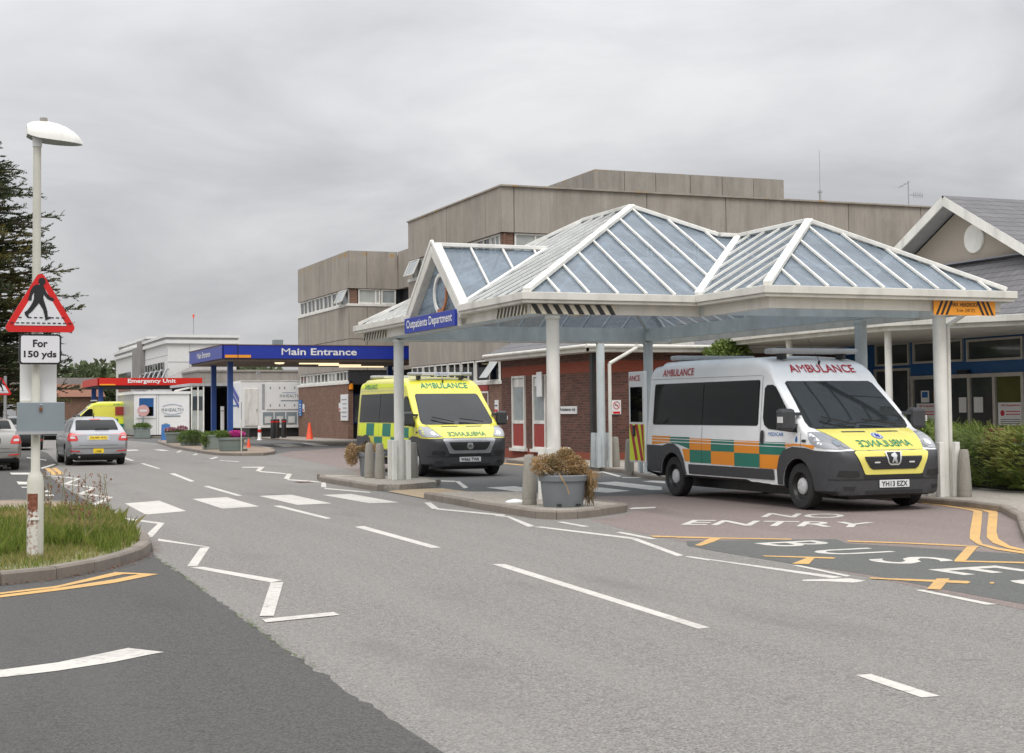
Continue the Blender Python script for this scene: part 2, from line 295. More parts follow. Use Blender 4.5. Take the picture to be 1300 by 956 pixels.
# ---------------------------------------------------------------- helpers
def thing(name, label, cat, loc=(0, 0, 0), rz=0, group=None):
    o = bpy.data.objects.new(name, None); COL.objects.link(o); o.location = loc; o.rotation_euler = (0, 0, rz)
    o.empty_display_size = .3; o['label'] = label; o['category'] = cat
    if group: o['group'] = group
    return o
def tag(o, label, cat, group=None, kind=None):
    o['label'] = label; o['category'] = cat
    if group: o['group'] = group
    if kind: o['kind'] = kind
    return o
def lab(o, label): o['label'] = label; return o
class MB:
    def __init__(s): s.v = []; s.f = []; s.mi = []
    def add(s, vs, fs, mi=0):
        b = len(s.v); s.v += [tuple(x) for x in vs]; s.f += [tuple(b+i for i in f) for f in fs]; s.mi += [mi]*len(fs); return s
    def quad(s, *p, mi=0): return s.add(p, [tuple(range(len(p)))], mi)
    def box(s, x0, x1, y0, y1, z0, z1, mi=0):
        v = [(x, y, z) for z in (z0, z1) for x, y in ((x0, y0), (x1, y0), (x1, y1), (x0, y1))]
        return s.add(v, [(3, 2, 1, 0), (4, 5, 6, 7), (0, 1, 5, 4), (1, 2, 6, 5), (2, 3, 7, 6), (3, 0, 4, 7)], mi)
    def bar(s, p0, p1, w, h, mi=0, up=(0, 0, 1)):
        p0, p1 = Vector(p0), Vector(p1); d = (p1-p0).normalized(); u = Vector(up)
        if abs(d.dot(u)) > .98: u = Vector((1, 0, 0))
        a = d.cross(u).normalized()*w/2; b = a.cross(d).normalized()*h/2
        v = [p+q for p in (p0, p1) for q in (-a-b, a-b, a+b, -a+b)]
        return s.add(v, [(0, 1, 2, 3), (7, 6, 5, 4), (1, 0, 4, 5), (2, 1, 5, 6), (3, 2, 6, 7), (0, 3, 7, 4)], mi)
    def cyl(s, p0, p1, r0, r1=None, n=14, mi=0, caps=True):
        r1 = r0 if r1 is None else r1; p0, p1 = Vector(p0), Vector(p1); d = (p1-p0).normalized()
        a = d.orthogonal().normalized(); b = d.cross(a)
        v = [p+(a*math.cos(t)+b*math.sin(t))*r for p, r in ((p0, r0), (p1, r1)) for t in [i*2*math.pi/n for i in range(n)]]
        f = [(i, (i+1) % n, n+(i+1) % n, n+i) for i in range(n)]
        if caps: f += [tuple(range(n-1, -1, -1)), tuple(range(n, 2*n))]
        return s.add(v, f, mi)
    def tube(s, pts, r, n=8, mi=0):
        for a, b in zip(pts, pts[1:]): s.cyl(a, b, r, r, n, mi)
        return s
    def lathe(s, prof, c=(0, 0, 0), n=24, mi=0, sx=1, sy=1, axis='z', caps=True):
        vs = []
        for r, z in prof:
            for i in range(n):
                t = i*2*math.pi/n; p = (r*math.cos(t)*sx, r*math.sin(t)*sy, z)
                if axis == 'y': p = (p[0], p[2], p[1])
                vs.append((p[0]+c[0], p[1]+c[1], p[2]+c[2]))
        k = len(prof); fs = [(j*n+i, j*n+(i+1) % n, (j+1)*n+(i+1) % n, (j+1)*n+i) for j in range(k-1) for i in range(n)]
        if caps and prof[0][0] > 1e-4: fs.append(tuple(range(n-1, -1, -1)))
        if caps and prof[-1][0] > 1e-4: fs.append(tuple(range((k-1)*n, k*n)))
        return s.add(vs, fs, mi)
    def prism(s, poly, z0, z1, mi=0):
        n = len(poly); v = [(x, y, z0) for x, y in poly]+[(x, y, z1) for x, y in poly]
        ar = sum(poly[i][0]*poly[(i+1) % n][1]-poly[(i+1) % n][0]*poly[i][1] for i in range(n))
        f = [tuple(range(n-1, -1, -1)), tuple(range(n, 2*n))]+[(i, (i+1) % n, n+(i+1) % n, n+i) for i in range(n)]
        if ar < 0: f = [tuple(reversed(q)) for q in f]
        return s.add(v, f, mi)
    def vprism(s, poly, y0, y1, mi=0):       # poly in (x, z), extruded along y
        n = len(poly); v = [(x, y0, z) for x, z in poly]+[(x, y1, z) for x, z in poly]
        return s.add(v, [tuple(range(n)), tuple(range(2*n-1, n-1, -1))]+[(i, n+i, n+(i+1) % n, (i+1) % n) for i in range(n)], mi)
    def xprism(s, poly, x0, x1, mi=0):       # poly in (y, z), extruded along x
        n = len(poly); v = [(x0, y, z) for y, z in poly]+[(x1, y, z) for y, z in poly]
        return s.add(v, [tuple(range(n)), tuple(range(2*n-1, n-1, -1))]+[(i, n+i, n+(i+1) % n, (i+1) % n) for i in range(n)], mi)
    def build(s, name, mat, parent=None, smooth=None, bevel=0):
        me = bpy.data.meshes.new(name); me.from_pydata(s.v, [], s.f)
        for m_ in (mat if isinstance(mat, (list, tuple)) else [mat]): me.materials.append(M[m_] if isinstance(m_, str) else m_)
        if any(s.mi): me.polygons.foreach_set('material_index', s.mi)
        bm = bmesh.new(); bm.from_mesh(me); bmesh.ops.recalc_face_normals(bm, faces=bm.faces); bm.to_mesh(me); bm.free()
        if smooth:
            me.polygons.foreach_set('use_smooth', [True]*len(me.polygons)); me.set_sharp_from_angle(angle=R(smooth))
        me.update(); o = bpy.data.objects.new(name, me); COL.objects.link(o)
        if parent: o.parent = parent
        if bevel:
            b = o.modifiers.new('bevel', 'BEVEL'); b.width = bevel; b.segments = 2; b.limit_method = 'ANGLE'
        return o
def struct(o): o['kind'] = 'structure'; return o
def flat(name, poly, z, mat):
    return struct(MB().quad(*[(x, y, z) for x, y in poly]).build(name, mat))
_tc = {}
def _curve(s, bold):
    cu = bpy.data.curves.new('letters', 'FONT'); cu.body = s; cu.offset = bold; cu.resolution_u = 3
    ob = bpy.data.objects.new('letters', cu); COL.objects.link(ob)
    dg = bpy.context.evaluated_depsgraph_get(); me = bpy.data.meshes.new_from_object(ob.evaluated_get(dg))
    vs = [(v.co.x, v.co.y) for v in me.vertices]; fs = [tuple(p.vertices) for p in me.polygons]
    bpy.data.objects.remove(ob); bpy.data.curves.remove(cu); bpy.data.meshes.remove(me)
    par = list(range(len(vs)))
    def find(a):
        while par[a] != a: par[a] = par[par[a]]; a = par[a]
        return a
    for f in fs:
        for b in f[1:]: par[find(b)] = find(f[0])
    isl = {}
    for f in fs: isl.setdefault(find(f[0]), []).append(f)
    def area(fl): return sum(abs(sum(vs[f[k-1]][0]*vs[f[k]][1]-vs[f[k]][0]*vs[f[k-1]][1] for k in range(len(f))))/2 for f in fl)
    return vs, sorted([(min(vs[q][0] for f in fl for q in f), fl, area(fl)) for fl in isl.values()], key=lambda q: q[0])
def text2d(s, bold=0.0):
    k = (s, bold)
    if k in _tc: return _tc[k]
    va, ia = _curve(s, 0.0); V, F = [], []
    vb, ib = _curve(s, bold) if bold else (va, ia)
    same = len(ia) == len(ib)
    for n_, (x, fl, ar) in enumerate(ib):
        src, use = vb, fl
        if bold and same and ar > 1.75*ia[n_][2] and ia[n_][2] > .1: src, use = va, ia[n_][1]      # the font's M cannot be fattened
        mp = {}
        for f in use:
            for q in f:
                if q not in mp: mp[q] = len(V); V.append(src[q])
            F.append(tuple(mp[q] for q in f))
    x0, x1 = min(v[0] for v in V), max(v[0] for v in V); y0, y1 = min(v[1] for v in V), max(v[1] for v in V)
    V = [((x-x0)/(x1-x0), (y-y0)/(y1-y0)) for x, y in V]; _tc[k] = (V, F); return _tc[k]
def letters(name, s, o, u, v, mat, parent=None, bold=0.0):
    """letters filling the parallelogram o, o+u, o+u+v"""
    o, u, v = Vector(o), Vector(u), Vector(v); vs, fs = text2d(s, bold)
    return MB().add([o+u*a+v*b for a, b in vs], fs).build(name, mat, parent)
def copy_tree(o, parent=None, **kw):
    c = o.copy(); COL.objects.link(c)
    if parent: c.parent = parent
    for ch in o.children: copy_tree(ch, c)
    for k, v in kw.items():
        if k == 'loc': c.location = v
        elif k == 'rz': c.rotation_euler = (0, 0, v)
        else: c[k] = v
    return c
class Wall:                       # a vertical wall plane: origin, along-vector, outward normal
    def __init__(s, o, u, n): s.o, s.u, s.n = Vector(o), Vector(u), Vector(n)
    def p(s, a, z, d=0): q = s.o+s.u*a+s.n*d; return (q.x, q.y, z)
    def slab(s, mb, a0, a1, z0, z1, d0, d1, mi=0):
        v = [s.p(a, z, d) for z in (z0, z1) for a, d in ((a0, d0), (a1, d0), (a1, d1), (a0, d1))]
        return mb.add(v, [(3, 2, 1, 0), (4, 5, 6, 7), (0, 1, 5, 4), (1, 2, 6, 5), (2, 3, 7, 6), (3, 0, 4, 7)], mi)
def window(wall, parent, a0, a1, z0, z1, mull=(), t=.05, glass='glass', frame='white', d=-.06, sill=True, open_=False):
    f = MB()
    wall.slab(f, a0, a1, z0, z0+t, d-.04, d+.03); wall.slab(f, a0, a1, z1-t, z1, d-.04, d+.03)
    wall.slab(f, a0, a0+t, z0+t, z1-t, d-.04, d+.03); wall.slab(f, a1-t, a1, z0+t, z1-t, d-.04, d+.03)
    for q in mull: wall.slab(f, q-t/2, q+t/2, z0+t, z1-t, d-.035, d+.025)
    fr = f.build('window', frame, parent)
    g = MB(); g.quad(wall.p(a0+t, z0+t, d-.02), wall.p(a1-t, z0+t, d-.02), wall.p(a1-t, z1-t, d-.02), wall.p(a0+t, z1-t, d-.02)); g.build('pane', glass, fr)
    if open_:
        s = MB(); q = [wall.p(a0+.05, z1-.05, .02), wall.p(a1-.05, z1-.05, .02), wall.p(a1-.05, z0+.12, .30), wall.p(a0+.05, z0+.12, .30)]
        for a, b in zip(q, q[1:]+q[:1]): s.bar(a, b, .05, .05)
        sh = s.build('open_sash', frame, fr); MB().quad(*q).build('pane', 'glass_pale', fr)
    return fr
def clump(mb, c, r, n, size, rnd, flatz=1.0, up=0.0, shell=.35, aspect=2.0):
    """n small leaf faces spread through an ellipsoid, denser to the outside"""
    for _ in range(n):
        while True:
            d = Vector((rnd.uniform(-1, 1), rnd.uniform(-1, 1), rnd.uniform(-1, 1)))
            if .01 < d.length < 1: break
        d.normalize(); k = (shell+(1-shell)*rnd.random()**.5)
        p = Vector((c[0]+d.x*r[0]*k, c[1]+d.y*r[1]*k, c[2]+d.z*r[2]*k))
        a = (d+Vector((rnd.gauss(0, .5), rnd.gauss(0, .5), rnd.gauss(0, .5)+up))).normalized()
        b = a.cross(Vector((rnd.gauss(0, 1), rnd.gauss(0, 1), rnd.gauss(0, 1)))).normalized()
        l = size*rnd.uniform(.6, 1.3); w_ = l/aspect; a *= l; b *= w_
        mb.add([p-a*.5, p+b*.5, p+a*.5, p-b*.5], [(0, 1, 2, 3)])
def kerb(name, pts, side=1, wd=.125, h=.12, stone=.9):
    """kerb stones laid along a polyline, their width to the left (side=1) or right"""
    mb = MB(); L = [Vector((*p, 0)) for p in pts]
    nr = []
    for i in range(len(L)):
        a = L[i]-L[i-1] if i else L[1]-L[0]; b = L[i+1]-L[i] if i < len(L)-1 else a
        t = (a.normalized()+b.normalized()).normalized(); nr.append(Vector((-t.y, t.x, 0))*side)
    for i in range(len(L)-1):
        l = (L[i+1]-L[i]).length; k = max(1, round(l/stone))
        for j in range(k):
            g = .004/max(l, .01); t0, t1 = j/k+g, (j+1)/k-g
            a, b = L[i].lerp(L[i+1], t0), L[i].lerp(L[i+1], t1); na, nb = nr[i].lerp(nr[i+1], t0)*wd, nr[i].lerp(nr[i+1], t1)*wd
            dz = random.uniform(-.004, .004)
            lo = [a, b, b+nb, a+na]; ca, cb = a+na*.16, b+nb*.16
            v = [(q.x, q.y, -.05) for q in lo]+[(a.x, a.y, h-.022+dz), (b.x, b.y, h-.022+dz)]+[(q.x, q.y, h+dz) for q in (b+nb, a+na)]+[(ca.x, ca.y, h+dz), (cb.x, cb.y, h+dz)]
            mb.add(v, [(0, 1, 5, 4), (4, 5, 9, 8), (8, 9, 6, 7), (1, 2, 6, 9, 5), (2, 3, 7, 6), (3, 0, 4, 8, 7)])
    return struct(mb.build(name, 'kerb'))

# ---------------------------------------------------------------- ground, roads, kerbs, markings
struct(MB().quad((-400, -60, -.03), (400, -60, -.03), (400, 900, -.03), (-400, 900, -.03)).build('ground', 'ground'))
flat('road', [(-6.6, -45), (14, -45), (14, 130), (-6.6, 130)], 0, 'road')
_re = random.Random(4)
_edge = [(-6.44+.20*min(1, max(0, (y+12.7)/8.2))+_re.gauss(0, .016), y) for y in [-14+.10*i for i in range(95)]]
flat('side_road', [(-60, -45), (-6.5, -45)]+_edge+[(-6.05, -3.1), (-5.98, -1), (-5.92, 2.4), (-5.85, 5), (-5.72, 12), (-5.45, 20.6), (-4.57, 26.2), (-4.2, 33), (-3.75, 41), (-3.7, 60), (-60, 60)], .0015, 'road_dark')
flat('forecourt', [(-.35, -4.2), (.01, -2.19), (.62, -1.8), (1.3, -1.0), (1.2, 3.2), (1.2, 7.2), (1.4, 9), (.9, 11), (0, 12.6), (1.2, 13.6), (1.85, 16.2), (2.4, 21), (2.95, 26.6), (3.42, 31.5), (3.9, 33.3), (5, 36.4), (9.4, 42.1), (10.2, 42.9), (13, 43), (13, -14), (-1.4, -14), (-1.1, -13), (-.74, -10), (-.6, -7)], .0015, 'red')
flat('canopy_lane', [(-.4, 3.3), (1.2, 3.0), (3.2, 2.7), (5.9, 3.6), (8, 4), (9, 12.5), (7.4, 14.5), (7.4, 26), (3.9, 19), (2.0, 14.0), (.6, 11.2), (-.3, 11.6), (-.4, 6)], .003, 'lane')
flat('main_entrance_lane', [(3.7, 33.2), (5.0, 36.4), (9.4, 42.1), (10.2, 42.9), (13, 43.0), (13, 90), (2.5, 90), (2.6, 70)], .003, 'lane')
flat('bus_bay', [(-.41, -5.73), (1.22, -6.31), (1.02, -6.83), (1.88, -8.7), (2.25, -9.6), (2.6, -16), (-1.6, -16), (-1.09, -13.06), (-.76, -11.76), (-.71, -10.65), (-.62, -9.6), (-.7, -8.4), (-.72, -7.08), (-.68, -6.25)], .003, 'bus')
GD={'zig':[[(-5.88,-2.45),(-5.93,-2.77),(-5.56,-3.87),(-5.52,-3.89)],[(-5.64,-3.96),(-5.52,-3.89),(-6.02,-5.95),(-6.11,-5.9)],[(-6.11,-6.02),(-5.98,-6.05),(-5.54,-7.57),(-5.67,-7.7)],[(-5.68,-7.73),(-5.57,-7.75),(-6.14,-9.89),(-6.24,-9.86)],[(-6.26,-10.03),(-5.68,-9.88),(-5.68,-10.06),(-6.27,-10.21)],[(-5.96,1.61),(-5.81,1.6),(-5.41,0.13),(-5.52,-0.01)],[(-5.51,0.06),(-5.41,0.13),(-5.92,-2.22),(-6.02,-2.17)],[(-5.76,8.65),(-5.61,8.84),(-5.26,7.16),(-5.38,7.06)],[(-5.37,7.14),(-5.26,7.16),(-5.77,4.97),(-5.88,4.96)],[(-5.62,13.03),(-5.51,13.15),(-5.14,10.95),(-5.25,10.74)],[(-5.23,10.9),(-5.14,10.95),(-5.65,8.58),(-5.77,8.56)],[(-5.61,18.03),(-5.5,17.95),(-4.98,15.82),(-5.1,15.53)],[(-5.08,15.73),(-4.98,15.82),(-5.52,12.97),(-5.64,13.05)],[(-5.32,23.39),(-5.19,23.51),(-4.67,26.32),(-4.76,26.38)],[(-0.12,20.74),(0.47,20.53),(0.24,19.64),(-0.24,20.19)],[(0.19,19.98),(0.43,20.34),(-0.39,17.2),(-0.38,17.74)],[(-0.31,17.7),(-0.04,15.74),(-0.17,15.16),(-0.47,16.82)],[(-0.07,15.51),(-0.01,15.22),(-0.76,12.39),(-0.81,12.7)],[(-0.75,12.52),(-0.39,10.94),(-0.51,10.5),(-0.9,12.07)],[(-0.49,10.52),(-0.41,10.47),(-0.95,8.35),(-1.0,8.58)],[(-1.01,8.26),(-0.64,6.3),(-0.75,5.92),(-1.13,7.82)],[(-0.79,2.63),(-0.67,2.65),(-1.08,1.01),(-1.18,1.06)],[(-1.07,1.19),(-0.66,-0.69),(-0.77,-0.97),(-1.18,0.87)],[(-0.78,-0.61),(-0.73,-0.9),(-0.8,-1.15),(-0.87,-0.85)],[(-0.77,-0.99),(-0.71,-0.99),(-1.09,-2.85),(-1.22,-2.93)],[(-1.16,-2.96),(-1.05,-2.96),(-0.73,-5.08),(-0.85,-5.19)],[(-0.85,-5.19),(-0.75,-5.15),(-1.24,-7.2),(-1.34,-7.24)],[(-1.3,-7.33),(-1.25,-7.32),(-1.21,-7.69),(-1.27,-7.79)],[(-1.28,-7.28),(-1.23,-7.34),(-0.93,-9.6),(-1.07,-9.64)],[(-1.38,-9.63),(-1.3,-9.62),(-0.93,-9.71),(-0.92,-9.94),(-1.1,-10.0),(-1.26,-9.79),(-1.42,-9.71)],[(-0.55,-2.31),(-0.47,-2.35),(-0.49,-3.27),(-0.59,-3.28)],[(-0.6,-4.25),(-0.51,-4.25),(-0.57,-5.33),(-0.67,-5.33)],[(-0.69,-6.38),(-0.6,-6.39),(-0.63,-7.52),(-0.72,-7.61)],[(-0.78,-8.5),(-0.72,-8.57),(-0.81,-9.55),(-0.88,-9.58)],[(-0.95,-10.65),(-0.88,-10.68),(-0.95,-11.67),(-1.04,-11.65)],[(1.82,1.84),(1.94,1.85),(1.53,-0.16),(1.4,-0.25)],[(1.53,-0.33),(1.66,-0.24),(2.01,-0.27),(1.88,-0.53),(1.43,-0.59)],[(6.86,12.02),(6.98,12.11),(6.26,9.62),(6.0,9.27)],[(6.07,9.23),(6.66,8.27),(6.49,7.96),(5.91,8.9)],[(6.66,12.16),(6.86,12.02),(6.71,11.61),(6.48,11.77)],[(2.17,9.41),(2.25,9.36),(1.52,6.8),(1.31,6.48)],[(2.01,9.9),(2.22,9.53),(2.06,9.1),(1.88,9.44)],[(0.44,28.95),(1.09,31.14),(1.03,30.37),(0.45,28.35)],[(0.76,34.01),(1.18,35.54),(1.12,34.82),(0.73,33.31)],[(0.85,38.24),(1.45,40.79),(1.42,40.14),(0.81,37.44)],[(0.44,27.06),(0.77,25.57),(0.65,25.0),(0.35,26.57)],[(0.85,38.24),(1.43,40.81),(1.41,40.15),(0.84,37.62)],[(0.64,42.92),(1.04,43.55),(1.07,41.13),(0.69,40.55)],[(-0.34,43.78),(0.11,44.13),(-0.02,42.08),(-0.57,41.63)],[(-4.89,35.63),(-4.51,31.82),(-4.59,30.76),(-4.97,34.42)],[(-5.31,23.71),(-4.67,27.1),(-4.65,26.5),(-5.31,22.91)]],'dash':[[(-3.33,-7.12),(-3.21,-7.15),(-3.51,-11.78),(-3.61,-11.8)],[(-3.24,-1.83),(-3.09,-1.74),(-3.19,-5.18),(-3.31,-5.18)],[(-3.22,3.12),(-3.09,3.15),(-3.1,-0.11),(-3.2,-0.21)],[(-3.06,10.33),(-2.94,10.37),(-3.05,6.32),(-3.16,6.34)],[(-2.65,17.44),(-2.51,17.43),(-2.82,12.72),(-2.94,12.59)],[(-2.23,25.75),(-2.1,25.91),(-2.33,20.96),(-2.42,21.02)],[(-1.98,31.94),(-1.85,31.84),(-2.01,28.65),(-2.15,28.47)],[(-3.68,-13.75),(-3.58,-13.76),(-3.64,-14.45),(-3.75,-14.44)]],'stripe':[[(-5.32,5.08),(-4.67,5.59),(-4.71,2.54),(-5.4,2.04)],[(-4.06,5.8),(-3.4,6.04),(-3.45,3.08),(-4.09,2.84)],[(-2.8,6.11),(-2.18,6.19),(-2.2,3.25),(-2.8,3.16)],[(-1.69,5.83),(-1.14,5.82),(-1.13,2.92),(-1.63,2.99)],[(5.4,47.03),(6.15,47.86),(5.7,42.49),(4.56,41.43)],[(7.02,48.62),(8.01,49.31),(7.58,44.98),(6.47,43.98)],[(9.14,51.7),(9.33,49.73),(8.71,44.5),(8.02,44.57)],[(1.81,6.57),(2.49,6.76),(2.41,5.85),(1.76,4.26)],[(0.97,3.83),(1.58,3.93),(1.09,2.74),(0.84,2.89)],[(4.38,7.13),(5.01,7.35),(4.86,4.98),(4.33,3.96),(4.15,4.07)],[(3.67,5.73),(3.74,5.26),(3.7,4.0),(3.06,3.67),(2.96,4.21)],[(5.52,7.15),(5.86,7.31),(6.0,7.02),(5.52,6.1)]],'thick':[[(-8.14,-11.5),(-7.81,-11.37),(-7.6,-11.2),(-7.34,-10.98),(-7.15,-11.25),(-7.24,-11.3),(-7.49,-11.5),(-7.84,-11.68),(-8.16,-11.77),(-8.41,-11.63),(-8.4,-11.34)]],'bay':[[(-6.32,20.49),(-5.84,20.16),(-5.91,18.88),(-6.34,19.17)],[(-6.48,14.94),(-6.19,14.31),(-6.26,13.14),(-6.53,13.31)],[(-6.56,12.19),(-6.11,11.91),(-6.13,11.49),(-6.55,11.75)],[(-6.41,11.75),(-6.14,11.69),(-6.15,10.92),(-6.43,11.1)],[(-6.48,10.43),(-6.15,10.34),(-6.17,9.58),(-6.5,9.78)],[(-6.57,8.76),(-6.19,8.63),(-6.22,8.09),(-6.58,8.31)]],'yellow':[[(-8.04,-7.53),(-7.94,-7.43),(-7.46,-7.13),(-6.87,-6.24),(-6.85,-6.18),(-6.64,-6.39),(-6.49,-6.56),(-6.97,-7.13),(-7.49,-7.51),(-7.96,-7.79),(-8.05,-7.88),(-8.04,-7.72),(-7.95,-7.62),(-7.47,-7.3),(-6.94,-6.84),(-6.66,-6.49),(-6.8,-6.42),(-7.47,-7.28),(-7.95,-7.55)],[(-5.23,23.15),(-5.07,23.54),(-5.28,18.3),(-5.41,18.23)],[(-5.03,23.3),(-4.88,23.6),(-5.08,18.97),(-5.24,18.43)],[(-0.47,-4.92),(-0.4,-4.96),(0.05,-5.45),(-0.01,-5.56),(-0.52,-5.12)],[(-0.27,-5.23),(0.77,-6.08),(0.71,-6.18),(-0.33,-5.35)],[(-0.04,-5.6),(0.12,-5.62),(-0.22,-6.02),(-0.57,-6.37),(-0.61,-6.29)],[(-0.55,-7.61),(-0.03,-8.1),(-0.04,-8.18),(-0.11,-8.22),(-0.58,-7.72)],[(-0.29,-8.03),(-0.22,-8.07),(-0.6,-8.55),(-0.73,-8.45)],[(1.19,-6.58),(1.31,-6.79),(1.25,-6.88),(1.12,-6.69)],[(1.2,-6.56),(1.83,-7.37),(2.04,-7.78),(1.96,-7.89),(1.56,-7.21),(1.13,-6.7)],[(1.88,-7.79),(1.95,-7.88),(0.94,-8.95),(0.81,-8.93)],[(0.85,-8.9),(1.44,-9.41),(1.35,-9.52),(0.77,-8.99)],[(-0.76,-9.76),(-0.17,-10.36),(-0.22,-10.46),(-0.3,-10.51),(-0.53,-10.22),(-0.81,-9.84)],[(-0.29,-10.09),(-0.19,-10.14),(-0.77,-10.76),(-0.84,-10.67)],[(-0.07,-10.51),(-0.03,-10.53),(-0.1,-10.61),(-0.13,-10.6)],[(6.14,-1.39),(6.23,-1.31),(5.93,-2.48),(5.73,-3.19),(5.61,-3.48),(5.05,-4.17),(3.3,-6.28),(2.64,-7.07),(2.25,-7.59),(2.08,-8.08),(2.04,-8.51),(2.06,-8.74),(1.92,-8.9),(1.88,-8.7),(1.93,-8.19),(2.15,-7.64),(2.54,-7.02),(3.19,-6.22),(5.51,-3.42),(5.66,-3.08),(5.9,-2.23),(5.97,-1.62)],[(6.3,-1.22),(6.27,-2.04),(6.0,-2.98),(5.94,-3.38),(5.51,-3.94),(3.46,-6.37),(2.82,-7.17),(2.34,-7.93),(2.2,-8.33),(2.19,-8.6),(2.11,-8.69),(2.07,-8.48),(2.15,-8.12),(2.41,-7.57),(2.83,-6.96),(3.5,-6.15),(5.5,-3.76),(5.76,-3.28),(6.05,-2.32),(6.12,-1.46)],[(7.15,19.19),(7.07,17.16),(6.82,16.57),(6.86,18.46)]],'tactile':[[(-0.32,6.28),(0.25,6.71),(0.94,6.72),(0.99,3.99),(-0.0,3.76),(-0.46,3.21)]],'dark_bus':[[(-0.41,-5.73),(1.22,-6.31),(1.02,-6.83),(1.88,-8.7),(2.25,-9.6),(-1.09,-13.06),(-0.76,-11.76),(-0.69,-11.26),(-0.71,-10.65),(-0.74,-9.99),(-0.6,-9.0),(-0.81,-8.37),(-0.72,-7.08),(-0.68,-6.25),(-0.47,-5.64)]],'kerb_base_left':[[(-8.29,-6.9),(-7.91,-6.82),(-7.41,-6.58),(-7.02,-6.07),(-6.7,-5.56),(-6.4,-4.87),(-6.19,-4.04),(-6.08,-3.06),(-6.02,-1.97),(-5.98,0.75),(-6.02,2.45)]],'islandA_front':[[(1.34,31.58),(2.03,29.85),(2.82,30.91),(3.52,33.07),(5.32,40.25)]]}
def marks(key, name, mat, z):
    for i, p in enumerate(GD[key]):
        if len(p) == 4:
            c = [sum(q[i] for q in p)/4 for i in (0, 1)]; p = sorted(p, key=lambda q: math.atan2(q[1]-c[1], q[0]-c[0]))
        onroad = -6.2 < min(q[0] for q in p) and max(q[0] for q in p) < -.3
        flat(name, p, (.002 if onroad else .005)+z+.00009*(i % 23), mat)
marks('dash', 'centre_line', 'white_mark', 0)
marks('stripe', 'zebra_stripe', 'white_mark', 0)
marks('zig', 'zigzag_line', 'white_mark', 0)
marks('thick', 'give_way_line', 'white_mark', 0)
marks('bay', 'bay_marking', 'white_mark', 0)
marks('yellow', 'yellow_line', 'yellow_mark', .001)
marks('tactile', 'tactile_paving', 'tactile', .006)
def road_text(s, o, u, v, name='road_lettering'): return struct(letters(name, s, (*o, .0055), (*u, 0), (*v, 0), 'white_mark', bold=.012))
_u = Vector((.772, -.636)); _v = Vector((.636, .772))
def rt_(s, o, l, h):
    road_text(s, o, tuple(_u*l), tuple(_v*h))
rt_('ENTRY', (.66, -3.60), 2.42, .86)
rt_('NO', (2.28, -2.92), 1.10, .80)
for i, ch in enumerate('BUSES'): road_text(ch, (.10, -6.36-1.03*i), (0, -.52), (.78, 0))
# paving and islands
def island(name, poly, mat, z=.118): return struct(MB().prism(poly, -.04, z).build(name, mat))
V1 = [(-14, -8.2), (-10.5, -7.35), (-8.29, -6.92), (-7.91, -6.82), (-7.41, -6.55), (-7.02, -6.07), (-6.7, -5.52), (-6.4, -4.85), (-6.19, -4.04), (-6.08, -3.06), (-6.02, -1.97), (-5.99, -.4), (-5.99, 1.0)]
kerb('kerb', V1, 1)
inner = [(-14, -8.06), (-10.5, -7.21), (-8.3, -6.78), (-7.95, -6.69), (-7.5, -6.44), (-7.13, -5.99), (-6.82, -5.46), (-6.53, -4.80), (-6.32, -4.0), (-6.21, -3.04), (-6.15, -1.96), (-6.12, -.4), (-6.12, 1.0)]
island('verge', inner+[(-6.7, 1.3), (-7.5, 1.0), (-14, .4)], 'soil', .10)
struct(MB().prism([(-6.0, 1.0), (-5.95, 2.6), (-6.3, 5.2), (-7.1, 6.1), (-14, 6.4), (-14, .4), (-7.5, 1.0), (-6.7, 1.3)], -.04, .05).build('pavement', 'paving_brown'))
kerb('kerb', [(-14, 6.4), (-7.1, 6.1), (-6.3, 5.2), (-5.95, 2.6), (-6.0, 1.0)], 1, h=.06)
IA = [(-.12, 12.1), (-.42, 11.0), (-.47, 8.3), (-.47, 6.9)]
kerb('kerb', list(IA)+[(-.44, 6.5)], 1, h=.12)
kerb('kerb', [(1.32, 7.9), (1.42, 9.2), (1.15, 10.2), (.6, 11.3), (-.12, 12.1)], 1, h=.12)
island('island', [(-.10, 11.95), (-.31, 11.0), (-.36, 8.3), (-.36, 6.9), (0, 6.5), (1.0, 7.2), (1.20, 7.9), (1.30, 9.15), (1.03, 10.1), (.5, 11.15)], 'paving', .115)
kerb('kerb', [(1.15, 3.0), (1.2, 1.4), (1.22, -.9), (1.05, -1.15), (.45, -1.62), (-.06, -1.93), (-.38, -1.93), (-.56, -1.6), (-.58, .3), (-.50, 3.0), (-.47, 3.6)], -1, h=.12)
island('island', [(-.37, 3.4), (.2, 3.55), (1.03, 3.0), (1.08, 1.4), (1.10, -.85), (.96, -1.05), (.4, -1.49), (-.08, -1.80), (-.34, -1.80), (-.45, -1.55), (-.46, .3), (-.39, 3.0)], 'paving', .115)
KR = [(2.6, -9.4), (2.78, -7.65), (3.37, -6.91), (4.79, -5.17), (5.75, -3.7), (6.0, -2.6), (6.02, -1.0), (6.0, 4.5), (6.05, 8.0), (6.5, 9.6), (6.95, 11.0), (7.1, 13.2), (7.12, 17.2), (7.4, 19.6), (9.0, 21.9), (9.5, 25.4), (9.8, 40), (9.85, 52), (9.9, 66)]
kerb('kerb', [(2.5, -16)]+KR, -1, h=.10)
kin = [(x+.11, y-.03) for x, y in KR]
island('pavement', [(2.62, -16)]+kin+[(9.9, 80), (40, 80), (40, -16)], 'paving', .098)
K2 = [(1.9, 46), (1.73, 42.3), (1.58, 38.7), (1.44, 34.9), (1.51, 32.5), (2.0, 31.45), (2.8, 31.3), (3.5, 32.7), (4.4, 36.5), (4.6, 40)]
kerb('kerb', [(3.4, 60), (2.9, 56.7), (2.4, 51)]+K2, 1, h=.11)
